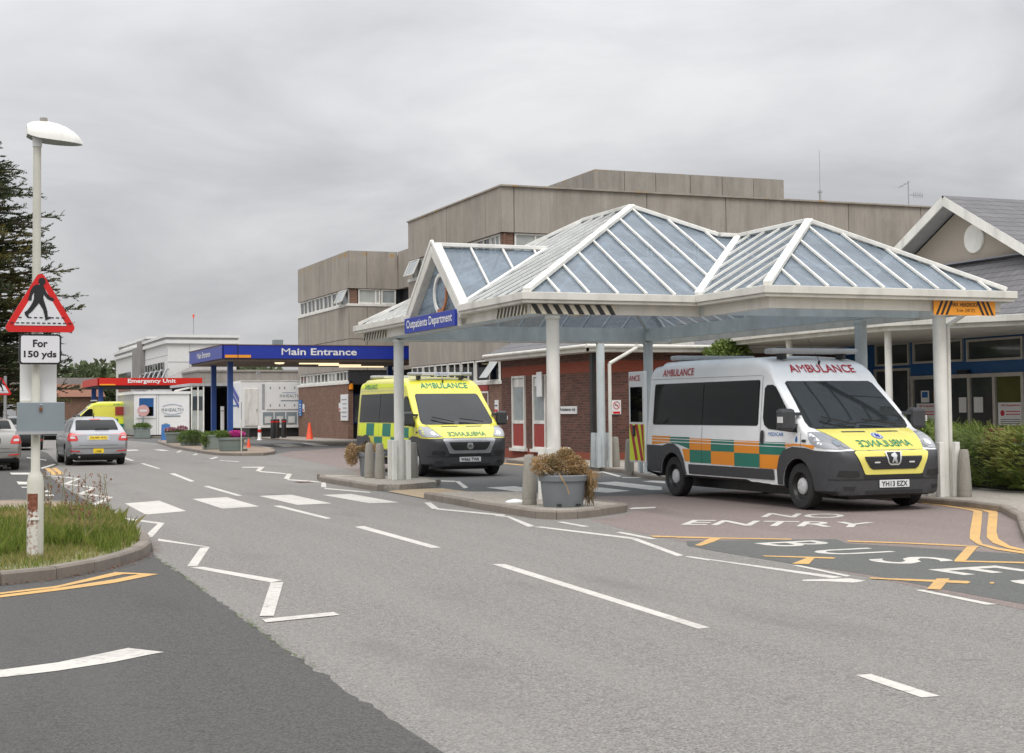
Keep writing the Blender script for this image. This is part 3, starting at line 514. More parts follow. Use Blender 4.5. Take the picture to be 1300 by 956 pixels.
island('island', [(3.6, 60), (3.04, 56.7), (2.54, 51)]+[(x+.12, y) for x, y in K2[:5]]+[(2.1, 31.6), (2.7, 31.45), (3.38, 32.75), (4.28, 36.5), (4.6, 42), (8, 60)], 'paving_brown', .108)
kerb('kerb', [(-4, 77), (3.41, 74.9), (5.28, 72.8), (6.3, 70)], 1, h=.11)
island('pavement', [(-4, 77.1), (3.45, 75.0), (5.35, 72.9), (6.35, 70.1), (9.9, 66), (9.9, 95), (-4, 95)], 'paving', .108)

# ---------------------------------------------------------------- outpatients canopy
WX, DY, ZG = 7.15, 9.2, 3.30
SX0, SX1, SY = 2.97, 7.34, -2.08
can = thing('glass_canopy', 'white framed glass pyramid canopy over the ambulance lane with Outpatients Department sign', 'canopy', (0, 0, 0))
zr = 5.2; zb = 4.58; ym = 3.55
RF, RB = (WX/2, ym, zr), (WX/2, DY-ym, zr)
pm = (zr-ZG)/(WX/2)
AP = ((SX0+SX1)/2, .13, zb)
# where the projecting bay's ridge and valleys meet the main front slope
yr = (zb-ZG)/pm
VL = (AP[0], yr, zb)
c00, cW0, cWD, c0D = (0, 0, ZG), (WX, 0, ZG), (WX, DY, ZG), (0, DY, ZG)
s0, s1, s2, s3 = (SX0, SY, ZG), (SX1, SY, ZG), (SX1, 0, ZG), (SX0, 0, ZG)
VR = (SX1, 0, ZG)
gy0, gy1, gyp = 2.85, 5.70, 4.27          # dormer gable on the left slope
gz = 4.45; gx = (gz-ZG)/pm
GP, GB = (-.02, gyp, gz), (gx, gyp, gz)
g0, g1 = (0, gy0, ZG), (0, gy1, ZG)
hipR = (WX/2+(zr-zb)/pm, ym-(zr-zb)/pm*(ym/(WX/2)), zb)
faces = [  # polygon, eave start, eave end
 ([c00, RF, RB, c0D, g1, GB, g0], c0D, c00),
 ([c00, s3, VL, hipR, RF], c00, s3),
 ([cWD, RB, RF, hipR, VL, (SX1, .6, ZG+.001)], s2, cWD),
 ([c0D, RB, cWD], cWD, c0D),
 ([s0, AP, VL, s3], s3, s0),
 ([s0, s1, AP], s0, s1),
 ([s1, (SX1, .6, ZG), VL, AP], s1, s2),
 ([g0, GP, GB], (0, gy0, ZG), (1, gy0, ZG)),
 ([g1, GB, GP], (0, gy1, ZG), (1, gy1, ZG))]
def hits(poly2, x):
    ys = []
    for (x0, y0), (x1, y1) in zip(poly2, poly2[1:]+poly2[:1]):
        if (x0-x)*(x1-x) < 0: ys.append(y0+(y1-y0)*(x-x0)/(x1-x0))
    return sorted(ys)
barn = 0
for fi, (poly, ea, eb) in enumerate(faces):
    P = [Vector(p) for p in poly]; MB().quad(*P).build('glass_panel', 'canopy_glass', can)
    U = (Vector(eb)-Vector(ea)).normalized(); n = Vector((0, 0, 0))
    for i in range(1, len(P)-1): n += (P[i]-P[0]).cross(P[i+1]-P[0])
    n.normalize(); n = n if n.z > 0 else -n
    Vv = n.cross(U).normalized(); Vv = Vv if Vv.z > 0 else -Vv; O = Vector(ea)
    p2 = [((p-O).dot(U), (p-O).dot(Vv)) for p in P]
    L = max(q[0] for q in p2); x = min(q[0] for q in p2)
    x = math.ceil(x/.5)*.5+.04
    step = .5 if fi not in (7, 8) else .62
    while x < L:
        ys = hits(p2, x)
        for a, b in zip(ys[::2], ys[1::2]):
            if b-a > .12: MB().bar(O+U*x+Vv*(a)+n*.03, O+U*x+Vv*b+n*.03, .034, .035, up=n).build('glazing_bar', 'white', can); barn += 1
        x += step
def hip(name, a, b, w_=.13, h=.07, dz=.05): MB().bar((a[0], a[1], a[2]+dz), (b[0], b[1], b[2]+dz), w_, h).build(name, 'white', can, bevel=.01)
for a, b in ((c00, RF), (c0D, RB), (cWD, RB), (hipR, RF), (RF, RB), (s0, AP), (s1, AP), (AP, VL), (VL, s3), (GP, GB), (hipR, VL)): hip('hip_cap', a, b)
hip('valley', GB, g0, .08, .05); hip('valley', GB, g1, .08, .05); hip('valley', VL, (SX1, .6, ZG), .08, .05)
# gutters and fascia beams run round the eaves
def run(name, pts, off, z0, z1, th, mat, closed=True):
    k = MB(); pr = pts+[pts[0]] if closed else pts
    for a, b in zip(pr, pr[1:]):
        d = (Vector((b[0]-a[0], b[1]-a[1], 0))).normalized(); nn = Vector((d.y, -d.x, 0))
        p, q = Vector((a[0], a[1], 0))+nn*off-d*off*0, Vector((b[0], b[1], 0))+nn*off
        k.bar((p.x, p.y, (z0+z1)/2), (q.x, q.y, (z0+z1)/2), th, z1-z0)
    return k.build(name, mat, can, bevel=.006)
def outline(o):     # outline grown outwards by o, counter-clockwise
    return [(-o, -o), (SX0-o, -o), (SX0-o, SY-o), (SX1+o, SY-o), (SX1+o, DY+o), (-o, DY+o)]
for nm, o, z0, z1, th, mt in (('gutter', .05, ZG-.10, ZG+.015, .13, 'cream'), ('gutter_base', .0, ZG-.15, ZG-.10, .16, 'cream'), ('fascia_beam', -.10, 2.99, ZG-.15, .06, 'cream')):
    P_ = outline(o)
    for a, b in zip(P_, P_[1:]+P_[:1]):
        ov = th/2
        d = (Vector(b)-Vector(a)).normalized()*ov
        zc_ = (z0+z1)/2
        if nm != 'fascia_beam' and a[0] == b[0] == -o:      # the left side is interrupted by the gable
            for y0, y1 in ((DY+o, gy1+.02), (gy0-.02, -o)): MB().bar((-o, y0-(ov*1.02 if y0 > 8 else 0), zc_), (-o, y1+(ov*1.02 if y1 < 0 else 0), zc_), th, z1-z0).build(nm, mt, can, bevel=.008)
        else:
            if a[0] == b[0]: d = -d*1.02
            MB().bar((a[0]-d.x, a[1]-d.y, zc_), (b[0]+d.x, b[1]+d.y, zc_), th, z1-z0).build(nm, mt, can, bevel=.008)
# hazard stripes near the column corners
def hazard(wl, a0, a1, z0, z1, n=9):
    k = MB(); wl.slab(k, a0, a1, z0, z1, .032, .038, 0); w_ = (a1-a0)/n
    for i in range(n):
        a = a0+i*w_; sl_ = w_*.9
        q = [wl.p(a, z1, .042), wl.p(min(a+w_*.5, a1), z1, .042), wl.p(min(a+w_*.5+sl_*.6, a1), z0, .042), wl.p(min(a+sl_*.6, a1), z0, .042)]
        k.quad(*q, mi=1)
    lab(k.build('hazard_panel', ['hazcream', 'black'], can), 'black and cream hazard stripes on canopy beam')
WL = Wall((.10-.03, 0, 0), (0, 1, 0), (-1, 0, 0)); WF = Wall((0, .10-.03, 0), (1, 0, 0), (0, -1, 0)); WS = Wall((0, SY+.07, 0), (1, 0, 0), (0, -1, 0))
hazard(WL, .15, 1.35, 2.99, 3.14, 8); hazard(WF, .08, 1.52, 2.99, 3.14, 8); hazard(WL, 7.5, 9.0, 2.99, 3.14, 8)
k = MB(); WS.slab(k, 5.95, 7.12, 2.93, 3.155, .035, .05, 0)
for i in range(3):
    for sgn, b0 in ((1, 5.98), (-1, 7.09)):
        a = b0+sgn*i*.09
        q = [WS.p(a, 2.935, .053), WS.p(a+sgn*.045, 2.935, .053), WS.p(a+sgn*.15, 3.15, .053), WS.p(a+sgn*.105, 3.15, .053)]; k.quad(*(q if sgn > 0 else q[::-1]), mi=1)
hp = lab(k.build('headroom_sign', ['orange', 'black'], can), 'orange maximum headroom plate with black chevrons')
letters('lettering', 'MAX. HEADROOM', WS.p(6.27, 3.065, .056), (.54, 0, 0), (0, 0, .06), 'blacktxt', hp, .01)
letters('lettering', "3.1m  (10' 2\")", WS.p(6.38, 2.97, .056), (.34, 0, 0), (0, 0, .06), 'blacktxt', hp, .01)
# inner cross beams and rafters
k = MB()
k.bar((.67, DY-.5, 3.16), (WX-.1, DY-.5, 3.16), .12, .30); k.build('inner_beam', 'greypaint', can)
k = MB(); k.bar((.67, .56, 3.16), (.67, DY-.5, 3.16), .12, .26); k.build('inner_beam', 'greypaint', can)
k = MB(); k.bar((6.46, .02, 3.16), (6.46, DY-.5, 3.16), .12, .26); k.build('inner_beam', 'greypaint', can)
k = MB(); k.bar((SX0+.05, .03, 3.16), (SX1-.1, .03, 3.16), .12, .28); k.build('inner_beam', 'greypaint', can)
for a, b in ((( .67, .56), (RF[0], RF[1])), ((6.46, .56), (RF[0], RF[1])), ((.67, DY-.6), (RB[0], RB[1])), ((6.46, DY-.6), (RB[0], RB[1]))):
    za = ZG-.05; MB().bar((a[0], a[1], za), (b[0], b[1], zr-.14), .08, .10).build('rafter', 'greypaint', can)
MB().lathe([(.001, -.26), (.16, -.22), (.26, -.11), (.29, 0), (.001, .02)], (1.7, 1.9, 3.33), 20).build('dome_lamp', 'cream', can, 50)
MB().bar((1.7, 1.9, 3.3), (1.7, 1.9, 3.9), .03, .03).build('lamp_stem', 'cream', can)
# gable: barge boards, ring, sign
for sgn, ye in ((1, gy1+.12), (-1, gy0-.12)):
    MB().bar((.0-.003*sgn, gyp, gz-.02), (.0-.003*sgn, ye, ZG-.12), .16, .24).build('barge_board', 'cream', can, bevel=.012)
    MB().bar((-.07-.003*sgn, gyp, gz+.11), (-.07-.003*sgn, ye, ZG-.02), .04, .06).build('barge_trim', 'white', can)
rg = MB(); ry, rz_, rr = 4.07, 3.61, .33
for i in range(32):
    a, b = i*math.pi/16, (i+1)*math.pi/16
    rg.bar((.02, ry+.3*math.cos(a)*1.1, rz_+rr*math.sin(a)), (.02, ry+.3*math.cos(b)*1.1, rz_+rr*math.sin(b)), .07, .03, up=(1, 0, 0), mi=(1 if 9 <= i <= 25 else 0))
lab(rg.build('ring', ['white', 'ringrust'], can), 'rusty white metal ring in the gable')
MB().quad((.06, gy0+.1, ZG), (.06, gy1-.1, ZG), (.06, gyp, gz-.12)).build('gable_glass', 'canopy_glass', can)
sg = MB(); sg.box(-.12, -.07, 2.93, 5.74, 2.97, 3.25); sgn_ = lab(sg.build('name_sign', 'blue', can, bevel=.006), 'blue Outpatients Department sign')
letters('lettering', 'Outpatients Department', (-.125, 5.60, 3.01), (0, -2.54, 0), (0, 0, .20), 'white_clean', sgn_, .012)
MB().box(-.069, -.01, 2.90, 5.78, 2.96, 3.20).build('sign_backing', 'cream', can)
# columns with boxed guards
def column(x, y, base, r=.105, guard=.82, top=3.0, mat='white'):
    c = MB().cyl((x, y, base), (x, y, top), r, r, 20).build('column', mat, can, 40)
    MB().cyl((x, y, top-.05), (x, y, top), r*1.15, r*1.15, 20).build('cap', mat, c, 40)
    if guard:
        g = MB()
        for dx in (-1, 1):
            for dy in (-1, 1):
                cxx, cyy = x+dx*.15, y+dy*.15
                g.box(cxx-.045, cxx+.045, cyy-.045, cyy+.045, base, base+guard)
        g.build('guard', mat, c, bevel=.008)
column(.67, 8.62, .11); column(.67, .56, .11); column(6.46, -1.52, .095, guard=.86)
column(6.46, .60, .095, mat='greypaint'); column(6.5, 8.7, .095, mat='greypaint', guard=.9); 
dp = MB(); dp.tube([(6.95, -1.62, 3.2), (6.95, -1.62, 3.02), (6.64, -1.50, 2.80), (6.64, -1.50, .1)], .035, 10); dp.build('downpipe', 'cream', can, 40)
# cone shaped concrete bollards
def cone_bollard(x, y, z, label, first=[None]):
    if first[0] is None:
        t = thing('concrete_bollard', label, 'bollard', (x, y, z), 0, 'tapered concrete bollards guarding the columns')
        MB().lathe([(.108, .09), (.112, .12), (.104, .28), (.088, .55), (.074, .71), (.062, .74), (.001, .745)], n=20).build('cone', 'bollard', t, 40)
        MB().lathe([(.104, 0), (.110, .015), (.106, .09), (.001, .09)], n=20).build('foot', 'bollard', t, 40)
        first[0] = t
    else: t = copy_tree(first[0], loc=(x, y, z)); t['label'] = label
    return t
cone_bollard(.32, 9.62, .115, 'concrete bollard, leftmost of the pair left of the far left canopy column')
cone_bollard(.40, 9.12, .115, 'concrete bollard between another bollard and the far left canopy column')
cone_bollard(1.16, 9.2, .115, 'single concrete bollard right of the far left canopy column by the yellow ambulance wheel')
cone_bollard(-.15, -.40, .115, 'concrete bollard standing left against the grey planter of dead plants')
cone_bollard(7.15, 13.0, .098, 'concrete bollard left of the rear column by the brick wall')
cone_bollard(7.45, 12.4, .098, 'concrete bollard right behind the rear column with the downpipe')
cone_bollard(6.42, 9.55, .098, 'concrete bollard left of the column at the open back door of the white ambulance')
cone_bollard(6.64, -1.82, .098, 'concrete bollard at the foot of the front right canopy column beside the hedge')
lc = thing('veranda_column', 'pale grey column with white downpipe in front of the dark brick wall', 'column', (7.07, 12.4, .098))
MB().cyl((0, 0, 0), (0, 0, 3.15), .105, .105, 18).build('shaft', 'greypaint', lc, 40)
g = MB(); [g.box(a-.045, a+.045, b-.045, b+.045, 0, .85) for a in (-.15, .15) for b in (-.15, .15)]; g.build('guard', 'greypaint', lc)
MB().tube([(.95, -.1, 3.2), (.95, -.1, 2.95), (.16, -.18, 2.55), (.16, -.18, 0)], .045, 8).build('downpipe', 'cream', lc, 40)
MB().box(-1.8, 2.6, -.06, .06, 3.05, 3.20).build('beam', 'cream', lc)

# ---------------------------------------------------------------- vehicles
class Shell:
    """lofted vehicle body: stations (x, roof z, width factor, floor z, corner radius), x forward"""
    def __init__(s, st, Wf, nz=11, na=5, nt_=6, crown=.03):
        s.v, s.f = [], []; s.Wf = Wf; rings = []
        for x, zt, wf, zb_, r in st:
            ws = zt-r; half = []
            half += [(0, zb_), (.8*Wf(zb_)*wf, zb_), (.97*Wf(zb_)*wf, zb_+.025)]
            for j in range(nz+1):
                z = zb_+.06+(ws-zb_-.06)*j/nz; half.append((Wf(z)*wf, z))
            wc = Wf(ws)*wf
            for i in range(1, na+1):
                t = i*math.pi/2/na; half.append((wc-r+r*math.cos(t), ws+r*math.sin(t)))
            for i in range(1, nt_+1):
                y = (wc-r)*(1-i/nt_); half.append((y, zt+crown*(1-(y/max(wc-r, .01))**2)*min(1, r/.05)))
            ring = [(x, y, z) for y, z in half]+[(x, -y, z) for y, z in reversed(half[1:-1])]
            rings.append(ring)
        n = len(rings[0])
        for r_ in rings: s.v += r_
        for k in range(len(rings)-1):
            for i in range(n): s.f.append((k*n+i, k*n+(i+1) % n, (k+1)*n+(i+1) % n, (k+1)*n+i))
        s.f.append(tuple(range(n))); s.f.append(tuple(range((len(rings)-1)*n, len(rings)*n))[::-1])
        s.bvh = BVHTree.FromPolygons(s.v, s.f)
        s.xmin = min(q[0] for q in st); s.xmax = max(q[0] for q in st)
    def body(s, parent, mat, axles, rad, half, name='body', yin=.5):
        me = bpy.data.meshes.new(name); me.from_pydata(s.v, [], s.f)
        bm = bmesh.new(); bm.from_mesh(me); bmesh.ops.recalc_face_normals(bm, faces=bm.faces); bm.to_mesh(me); bm.free()
        o = bpy.data.objects.new(name, me); COL.objects.link(o); cut = MB()
        for ax in axles:
            for sg in (-1, 1): cut.cyl((ax, sg*yin, rad[1]), (ax, sg*(half+.3), rad[1]), rad[0], rad[0], 28)
        c = cut.build('cutter', 'black'); md = o.modifiers.new('b', 'BOOLEAN'); md.object = c; md.operation = 'DIFFERENCE'; md.solver = 'EXACT'
        dg = bpy.context.evaluated_depsgraph_get(); nm = bpy.data.meshes.new_from_object(o.evaluated_get(dg))
        bpy.data.objects.remove(o); bpy.data.objects.remove(c); nm.name = name
        nm.materials.clear(); nm.materials.append(M[mat]); nm.materials.append(M['black'])
        for p in nm.polygons:
            k = 0
            for ax in axles:
                cx, cy, cz = p.center
                if math.hypot(cx-ax, cz-rad[1]) < rad[0]+.003 and abs(cy) < half+.1:
                    if all(math.hypot(nm.vertices[i].co.x-ax, nm.vertices[i].co.z-rad[1]) < rad[0]+.003 for i in p.vertices): k = 1
            if p.normal.z < -.35 or p.center.z < .24 or (parent.name.startswith('ambulance') and p.center.x > .42 and p.center.z < .36): k = 1
            p.material_index = k
        nm.polygons.foreach_set('use_smooth', [True]*len(nm.polygons)); nm.set_sharp_from_angle(angle=R(32))
        o = bpy.data.objects.new(name, nm); COL.objects.link(o); o.parent = parent; return o
    def cast(s, a, b, ax):
        if ax == 'S-': o, d = Vector((a, -3, b)), Vector((0, 1, 0))
        elif ax == 'S+': o, d = Vector((a, 3, b)), Vector((0, -1, 0))
        elif ax == 'F': o, d = Vector((s.xmax+3, a, b)), Vector((-1, 0, 0))
        elif ax == 'B': o, d = Vector((s.xmin-3, a, b)), Vector((1, 0, 0))
        else: o, d = Vector((a, b, 6)), Vector((0, 0, -1))
        h = s.bvh.ray_cast(o, d)
        return h
    def patch(s, name, poly, ax, mat, parent, off=.005, cell=.06, verts=None, faces=None, label=None):
        bm = bmesh.new()
        if faces is None: bm.faces.new([bm.verts.new((x, y, 0)) for x, y in poly])
        else:
            vs = [bm.verts.new((x, y, 0)) for x, y in verts]
            for f in faces:
                try: bm.faces.new([vs[i] for i in f])
                except ValueError: pass
        xs = [v.co.x for v in bm.verts]; ys = [v.co.y for v in bm.verts]
        for k, lo, hi in ((0, min(xs), max(xs)), (1, min(ys), max(ys))):
            q = math.ceil(lo/cell)*cell+1e-4
            while q < hi:
                co_ = (q, 0, 0) if k == 0 else (0, q, 0); no = (1, 0, 0) if k == 0 else (0, 1, 0)
                bmesh.ops.bisect_plane(bm, geom=bm.verts[:]+bm.edges[:]+bm.faces[:], plane_co=co_, plane_no=no, dist=1e-5); q += cell
        dead = []
        for v in bm.verts:
            h = s.cast(v.co.x, v.co.y, ax)
            if h[0] is None: dead.append(v); continue
            nrm = h[1]
            o, d = v.co.copy(), None
            if ax == 'S-': dv = Vector((0, -1, 0))
            elif ax == 'S+': dv = Vector((0, 1, 0))
            elif ax == 'F': dv = Vector((1, 0, 0))
            elif ax == 'B': dv = Vector((-1, 0, 0))
            else: dv = Vector((0, 0, 1))
            if nrm.dot(dv) < 0: nrm = -nrm
            v.co = h[0]+(nrm*.6+dv*.4).normalized()*off
        bmesh.ops.delete(bm, geom=dead, context='VERTS')
        bmesh.ops.recalc_face_normals(bm, faces=bm.faces)
        me = bpy.data.meshes.new(name); bm.to_mesh(me); bm.free(); me.materials.append(M[mat])
        me.polygons.foreach_set('use_smooth', [True]*len(me.polygons)); me.set_sharp_from_angle(angle=R(40))
        o = bpy.data.objects.new(name, me); COL.objects.link(o); o.parent = parent
        if label: o['label'] = label
        return o
    def text(s, name, t, ax, a0, b0, wd, ht, mat, parent, off=.012, bold=.012, flip=False, shear=0):
        vs, fs = text2d(t, bold)
        V = [((a0+wd*(1-x if flip else x)+shear*y), b0+ht*y) for x, y in vs]
        return s.patch(name, None, ax, mat, parent, off, 9.0, V, fs)
def rpoly(x0, x1, z0, z1, r=.06, n=4):
    p = []
    for cx, cz, a0 in ((x1-r, z1-r, 0), (x0+r, z1-r, 90), (x0+r, z0+r, 180), (x1-r, z0+r, 270)):
        for i in range(n+1):
            a = R(a0+90*i/n); p.append((cx+r*math.cos(a), cz+r*math.sin(a)))
    return p
def wheel(parent, x, y, r, wd, sg, hub='steel', rim='steel', steelw=True):
    w_ = thing_child('wheel', parent, (x, y, r))
    prof = [(r*.60, -wd/2), (r*.90, -wd/2), (r*.985, -wd*.40), (r, -wd*.2), (r, wd*.2), (r*.985, wd*.40), (r*.90, wd/2), (r*.62, wd/2), (r*.60, wd*.3)]
    MB().lathe([(a, b*sg) for a, b in prof], n=32, axis='y', caps=False).build('tyre', 'rubber', w_, 35)
    d = sg
    MB().lathe([(.001, d*wd*.22), (r*.28, d*wd*.26), (r*.40, d*wd*.12), (r*.52, d*wd*.16), (r*.60, d*wd*.44), (r*.625, d*wd*.46)], n=28, axis='y', caps=False).build('rim', rim, w_, 30)
    hb = MB().lathe([(.001, d*wd*.44), (r*.18, d*wd*.44), (r*.33, d*wd*.36), (r*.37, d*wd*.26)], n=20, axis='y', caps=False)
    for i in range(5):
        a = i*2*math.pi/5; hb.cyl((math.cos(a)*r*.18, d*wd*.38, math.sin(a)*r*.18), (math.cos(a)*r*.18, d*wd*.47, math.sin(a)*r*.18), r*.035, n=8)
    hb.build('hub', hub, w_, 30)
    if not steelw:
        sp = MB()
        for i in range(7):
            a = i*2*math.pi/7; sp.bar((math.cos(a)*r*.2, d*wd*.42, math.sin(a)*r*.2), (math.cos(a)*r*.6, d*wd*.42, math.sin(a)*r*.6), wd*.12, r*.12, up=(0, 1, 0))
        sp.build('spokes', 'steel', w_)
def thing_child(name, parent, loc):
    o = bpy.data.objects.new(name, None); COL.objects.link(o); o.parent = parent; o.location = loc; o.empty_display_size = .1; return o

def van(name, label, loc, rz, paint, style):
    t = thing(name, label, 'ambulance', loc, rz)
    Wf = lambda z: 1.00+.025*min(1, max(0, (z-.25)/.35)) if z < 1.0 else 1.025-.11*((z-1.0)/1.3)-.02*max(0, (z-1.9)/.4)
    st = [(-4.98, 2.12, .965, .42, .14), (-4.93, 2.22, .985, .38, .15), (-4.86, 2.27, 1, .36, .15), (-4.6, 2.29, 1, .34, .15), (-4.52, 2.34, 1, .34, .15)]
    st += [(-4.2+i*.45, 2.345-.005*i, 1, .33, .15) for i in range(7)]
    st += [(-1.35, 2.30, 1, .3, .15), (-1.15, 2.26, 1, .3, .14), (-.98, 2.19, 1, .29, .12), (-.85, 2.09, 1, .29, .10), (-.76, 1.985, 1, .28, .085), (-.70, 1.905, 1, .28, .075)]
    x0, z0, x1, z1 = -.70, 1.905, .10, 1.215
    for i in range(1, 9):
        f = i/8; st.append((x0+(x1-x0)*f, z0+(z1-z0)*f+.018*math.sin(math.pi*f), 1, .28, .075))
    st += [(.16, 1.185, 1, .28, .08), (.28, 1.15, 1, .27, .09), (.42, 1.10, 1, .25, .10), (.50, 1.065, .99, .24, .10), (.60, 1.02, .962, .235, .10), (.69, .965, .928, .23, .09), (.76, .92, .885, .22, .08), (.82, .885, .84, .22, .06), (.87, .85, .785, .22, .05), (.905, .80, .725, .23, .04), (.925, .74, .66, .25, .03)]
    S = Shell(st, Wf)
    S.body(t, paint, (0, -3.98), (.415, .345), 1.02)
    for ax in (0, -3.98):
        for sg in (-1, 1): wheel(t, ax, sg*.885, .345, .215, sg, 'hub', 'black')
    arc = lambda cx, r, a0, a1, n=12: [(cx+r*math.cos(R(a0+(a1-a0)*i/n)), .345+r*math.sin(R(a0+(a1-a0)*i/n))) for i in range(n+1)]
    MB().box(-4.8, .6, -.55, .55, .16, .34).build('chassis', 'black', t)
    for ax in ('S-', 'S+'):
        # bumper and wheel-arch mouldings
        S.patch('bumper', [(-.57, .285), (-.57, .57), (-.50, .76), (-.38, .87), (-.13, .93), (.22, .92), (.46, .885), (.70, .875), (.95, .86), (.95, .17), (.42, .17)]+arc(0, .418, -12, 192), ax, 'plastic', t, .014)
        S.patch('arch_moulding', [(-4.99, .36), (-4.99, .88), (-4.3, .875), (-4.12, .915), (-3.9, .915), (-3.70, .84), (-3.55, .66), (-3.46, .35)]+arc(-3.98, .418, -2, 192), ax, 'plastic', t, .012)
        S.patch('side_moulding', rpoly(-3.38, -.66, .41, .575, .02), ax, 'plastic', t, .012)
        sf = lambda x: x
        # side glazing
        S.patch('window_seal', rpoly(-4.72, -1.14, 1.235, 1.955, .05), ax, 'black', t, .004)
        for a, b in ((-4.70, -2.93), (-2.90, -1.16)): S.patch('side_window', rpoly(a, b, 1.25, 1.94, .04), ax, 'vglass', t, .010)
        S.patch('door_window', [(-1.0, 1.36), (-.95, 1.25), (-.82, 1.19), (-.2, 1.15), (.0, 1.14), (-.02, 1.19), (-.20, 1.37), (-.42, 1.59), (-.60, 1.77), (-.68, 1.84), (-.76, 1.87), (-.92, 1.87), (-.99, 1.82)], ax, 'vglass', t, .009)
        S.patch('door_pillar', [(-.42, 1.17), (-.385, 1.17), (-.41, 1.58), (-.44, 1.60)], ax, 'black', t, .014)
        for a, z0_, z1_ in ((-1.07, .60, 2.02), (-2.92, .60, 1.22)): S.patch('door_seam', [(a, z0_), (a+.008, z0_), (a+.008, z1_), (a, z1_)], ax, 'black', t, .006)
        S.patch('seam', [(-4.9, 2.035), (-1.1, 2.02), (-1.1, 2.028), (-4.9, 2.043)], ax, 'greybar', t, .006)
        S.patch('seam', [(.08, 1.14), (.085, .93), (.093, .93), (.088, 1.14)], ax, 'black', t, .006)
        S.patch('handle', rpoly(-1.03, -.93, .96, 1.17, .045), ax, 'black', t, .022)
        S.patch('indicator', rpoly(.12, .24, 1.0, 1.04, .018), ax, 'black', t, .012)
        S.text('lettering', 'AMBULANCE', ax, -4.45 if ax == 'S-' else -3.40, 2.08, 1.12, .125, 'maroon' if paint == 'vwhite' else 'lgreen', t, flip=(ax == 'S+'), shear=0)
        cells = []
        if paint == 'vwhite':
            xs = [-4.72, -4.04, -3.33, -2.60, -1.85, -1.08, -.33, .45]
            for i in range(7):
                za = 1.04-.0; top = (xs[i], xs[i+1], .83, 1.04)
                if i == 0: S.patch('livery_block', [(xs[0], .885), (xs[1], .93), (xs[1], 1.04), (xs[0], 1.04)], ax, 'amber', t)
                elif i == 6: S.patch('livery_block', [(xs[6], .90), (-.13, .945), (.15, .945), (.42, .90), (.46, .96), (-.33, .985)], ax, 'amber', t)
                else:
                    z1_ = 1.03-.008*i; zm = .835-.008*i; zl = .62-.008*i
                    S.patch('livery_block', [(xs[i], zm if i > 1 else .93), (xs[i+1], zm if i < 5 else .80), (xs[i+1], z1_), (xs[i], z1_)] if i not in (1,) else [(-4.04, .93), (-3.72, .90), (-3.33, .83), (-3.33, 1.03), (-4.04, 1.03)], ax, ('amber', 'green')[i % 2], t)
                    xl = max(xs[i], -3.52) if i < 2 else xs[i]
                    if i == 1: q = [(-3.60, .83), (-3.33, .83), (-3.33, .62), (-3.50, .62)]
                    elif i == 5: q = [(xs[5], zl), (-.56, zl), (-.50, .76), (-.44, zm), (xs[5], zm)]
                    else: q = [(xs[i], zl), (xs[i+1], zl), (xs[i+1], zm), (xs[i], zm)]
                    S.patch('livery_block', q, ax, ('green', 'amber')[i % 2], t)
            for zq in (.985, .935): S.patch('pinstripe', [(-4.72, zq+.01), (-.15, zq-.02), (-.15, zq-.01), (-4.72, zq+.022)], ax, 'vwhite', t, .008)
            if ax == 'S-': S.text('lettering', 'MEDICAR', ax, -.82, 1.085, .44, .055, 'poster', t)
            else: S.text('lettering', 'MEDICAR', ax, -.82, 1.085, .44, .055, 'poster', t, flip=True)
            S.patch('livery_drop', [(-.06, 1.0), (-.0, 1.0), (.0, 1.06), (-.03, 1.10), (-.06, 1.05)], ax, 'poster', t)
        else:
            xs = [-4.72, -4.03, -3.32, -2.60, -1.90, -1.10, -.45, .25]
            for i in range(7):
                q = [(xs[i], .90), (xs[i+1], .90), (xs[i+1], 1.215), (xs[i], 1.215)]
                if i == 6: q = [(-.45, .90), (-.12, .95), (-.12, 1.13), (-.45, 1.13)]
                elif i == 5: q = [(-1.1, .88), (-.45, .88), (-.45, 1.13), (-1.1, 1.13)]
                S.patch('livery_block', q, ax, ('fluoro', 'green')[i % 2], t)
                if 1 < i < 6: S.patch('livery_block', [(xs[i], .60), (xs[i+1] if i < 5 else -.6, .60), (xs[i+1] if i < 5 else -.47, .88), (xs[i], .88)], ax, ('green', 'fluoro')[i % 2], t)
            S.patch('emblem', rpoly(-4.55, -4.30, 1.75, 1.86, .05), ax, 'amber', t)
            S.patch('roof_band', [(-4.85, 2.12), (-.95, 2.10), (-.9, 2.17), (-4.8, 2.24)], ax, 'fluoro', t, .004)
        # headlamp wraps round the corner
        S.patch('headlamp_side', [(.22, 1.155), (.45, 1.12), (.75, .985), (.90, .92), (.74, .905), (.50, .93), (.34, 1.0)], ax, 'lamp', t, .008)
    # front
    S.patch('windscreen', [(-.78, 1.215), (-.4, 1.205), (.4, 1.205), (.78, 1.215), (.85, 1.24), (.875, 1.30), (.775, 1.86), (.74, 1.905), (-.74, 1.905), (-.775, 1.86), (-.875, 1.30), (-.85, 1.24)], 'F', 'wscreen', t, .010)
    S.patch('windscreen_seal', [(-.80, 1.19), (.80, 1.19), (.88, 1.22), (.90, 1.30), (.80, 1.89), (.75, 1.925), (-.75, 1.925), (-.80, 1.89), (-.90, 1.30), (-.88, 1.22)], 'F', 'black', t, .004)
    hb = 'hoodyellow' if paint == 'vwhite' else 'vyellow'
    S.patch('bonnet', [(-.60, .885), (.60, .885), (.66, .96), (.70, 1.02), (.83, 1.185), (-.83, 1.185), (-.70, 1.02), (-.66, .96)], 'F', hb, t, .010, .04)
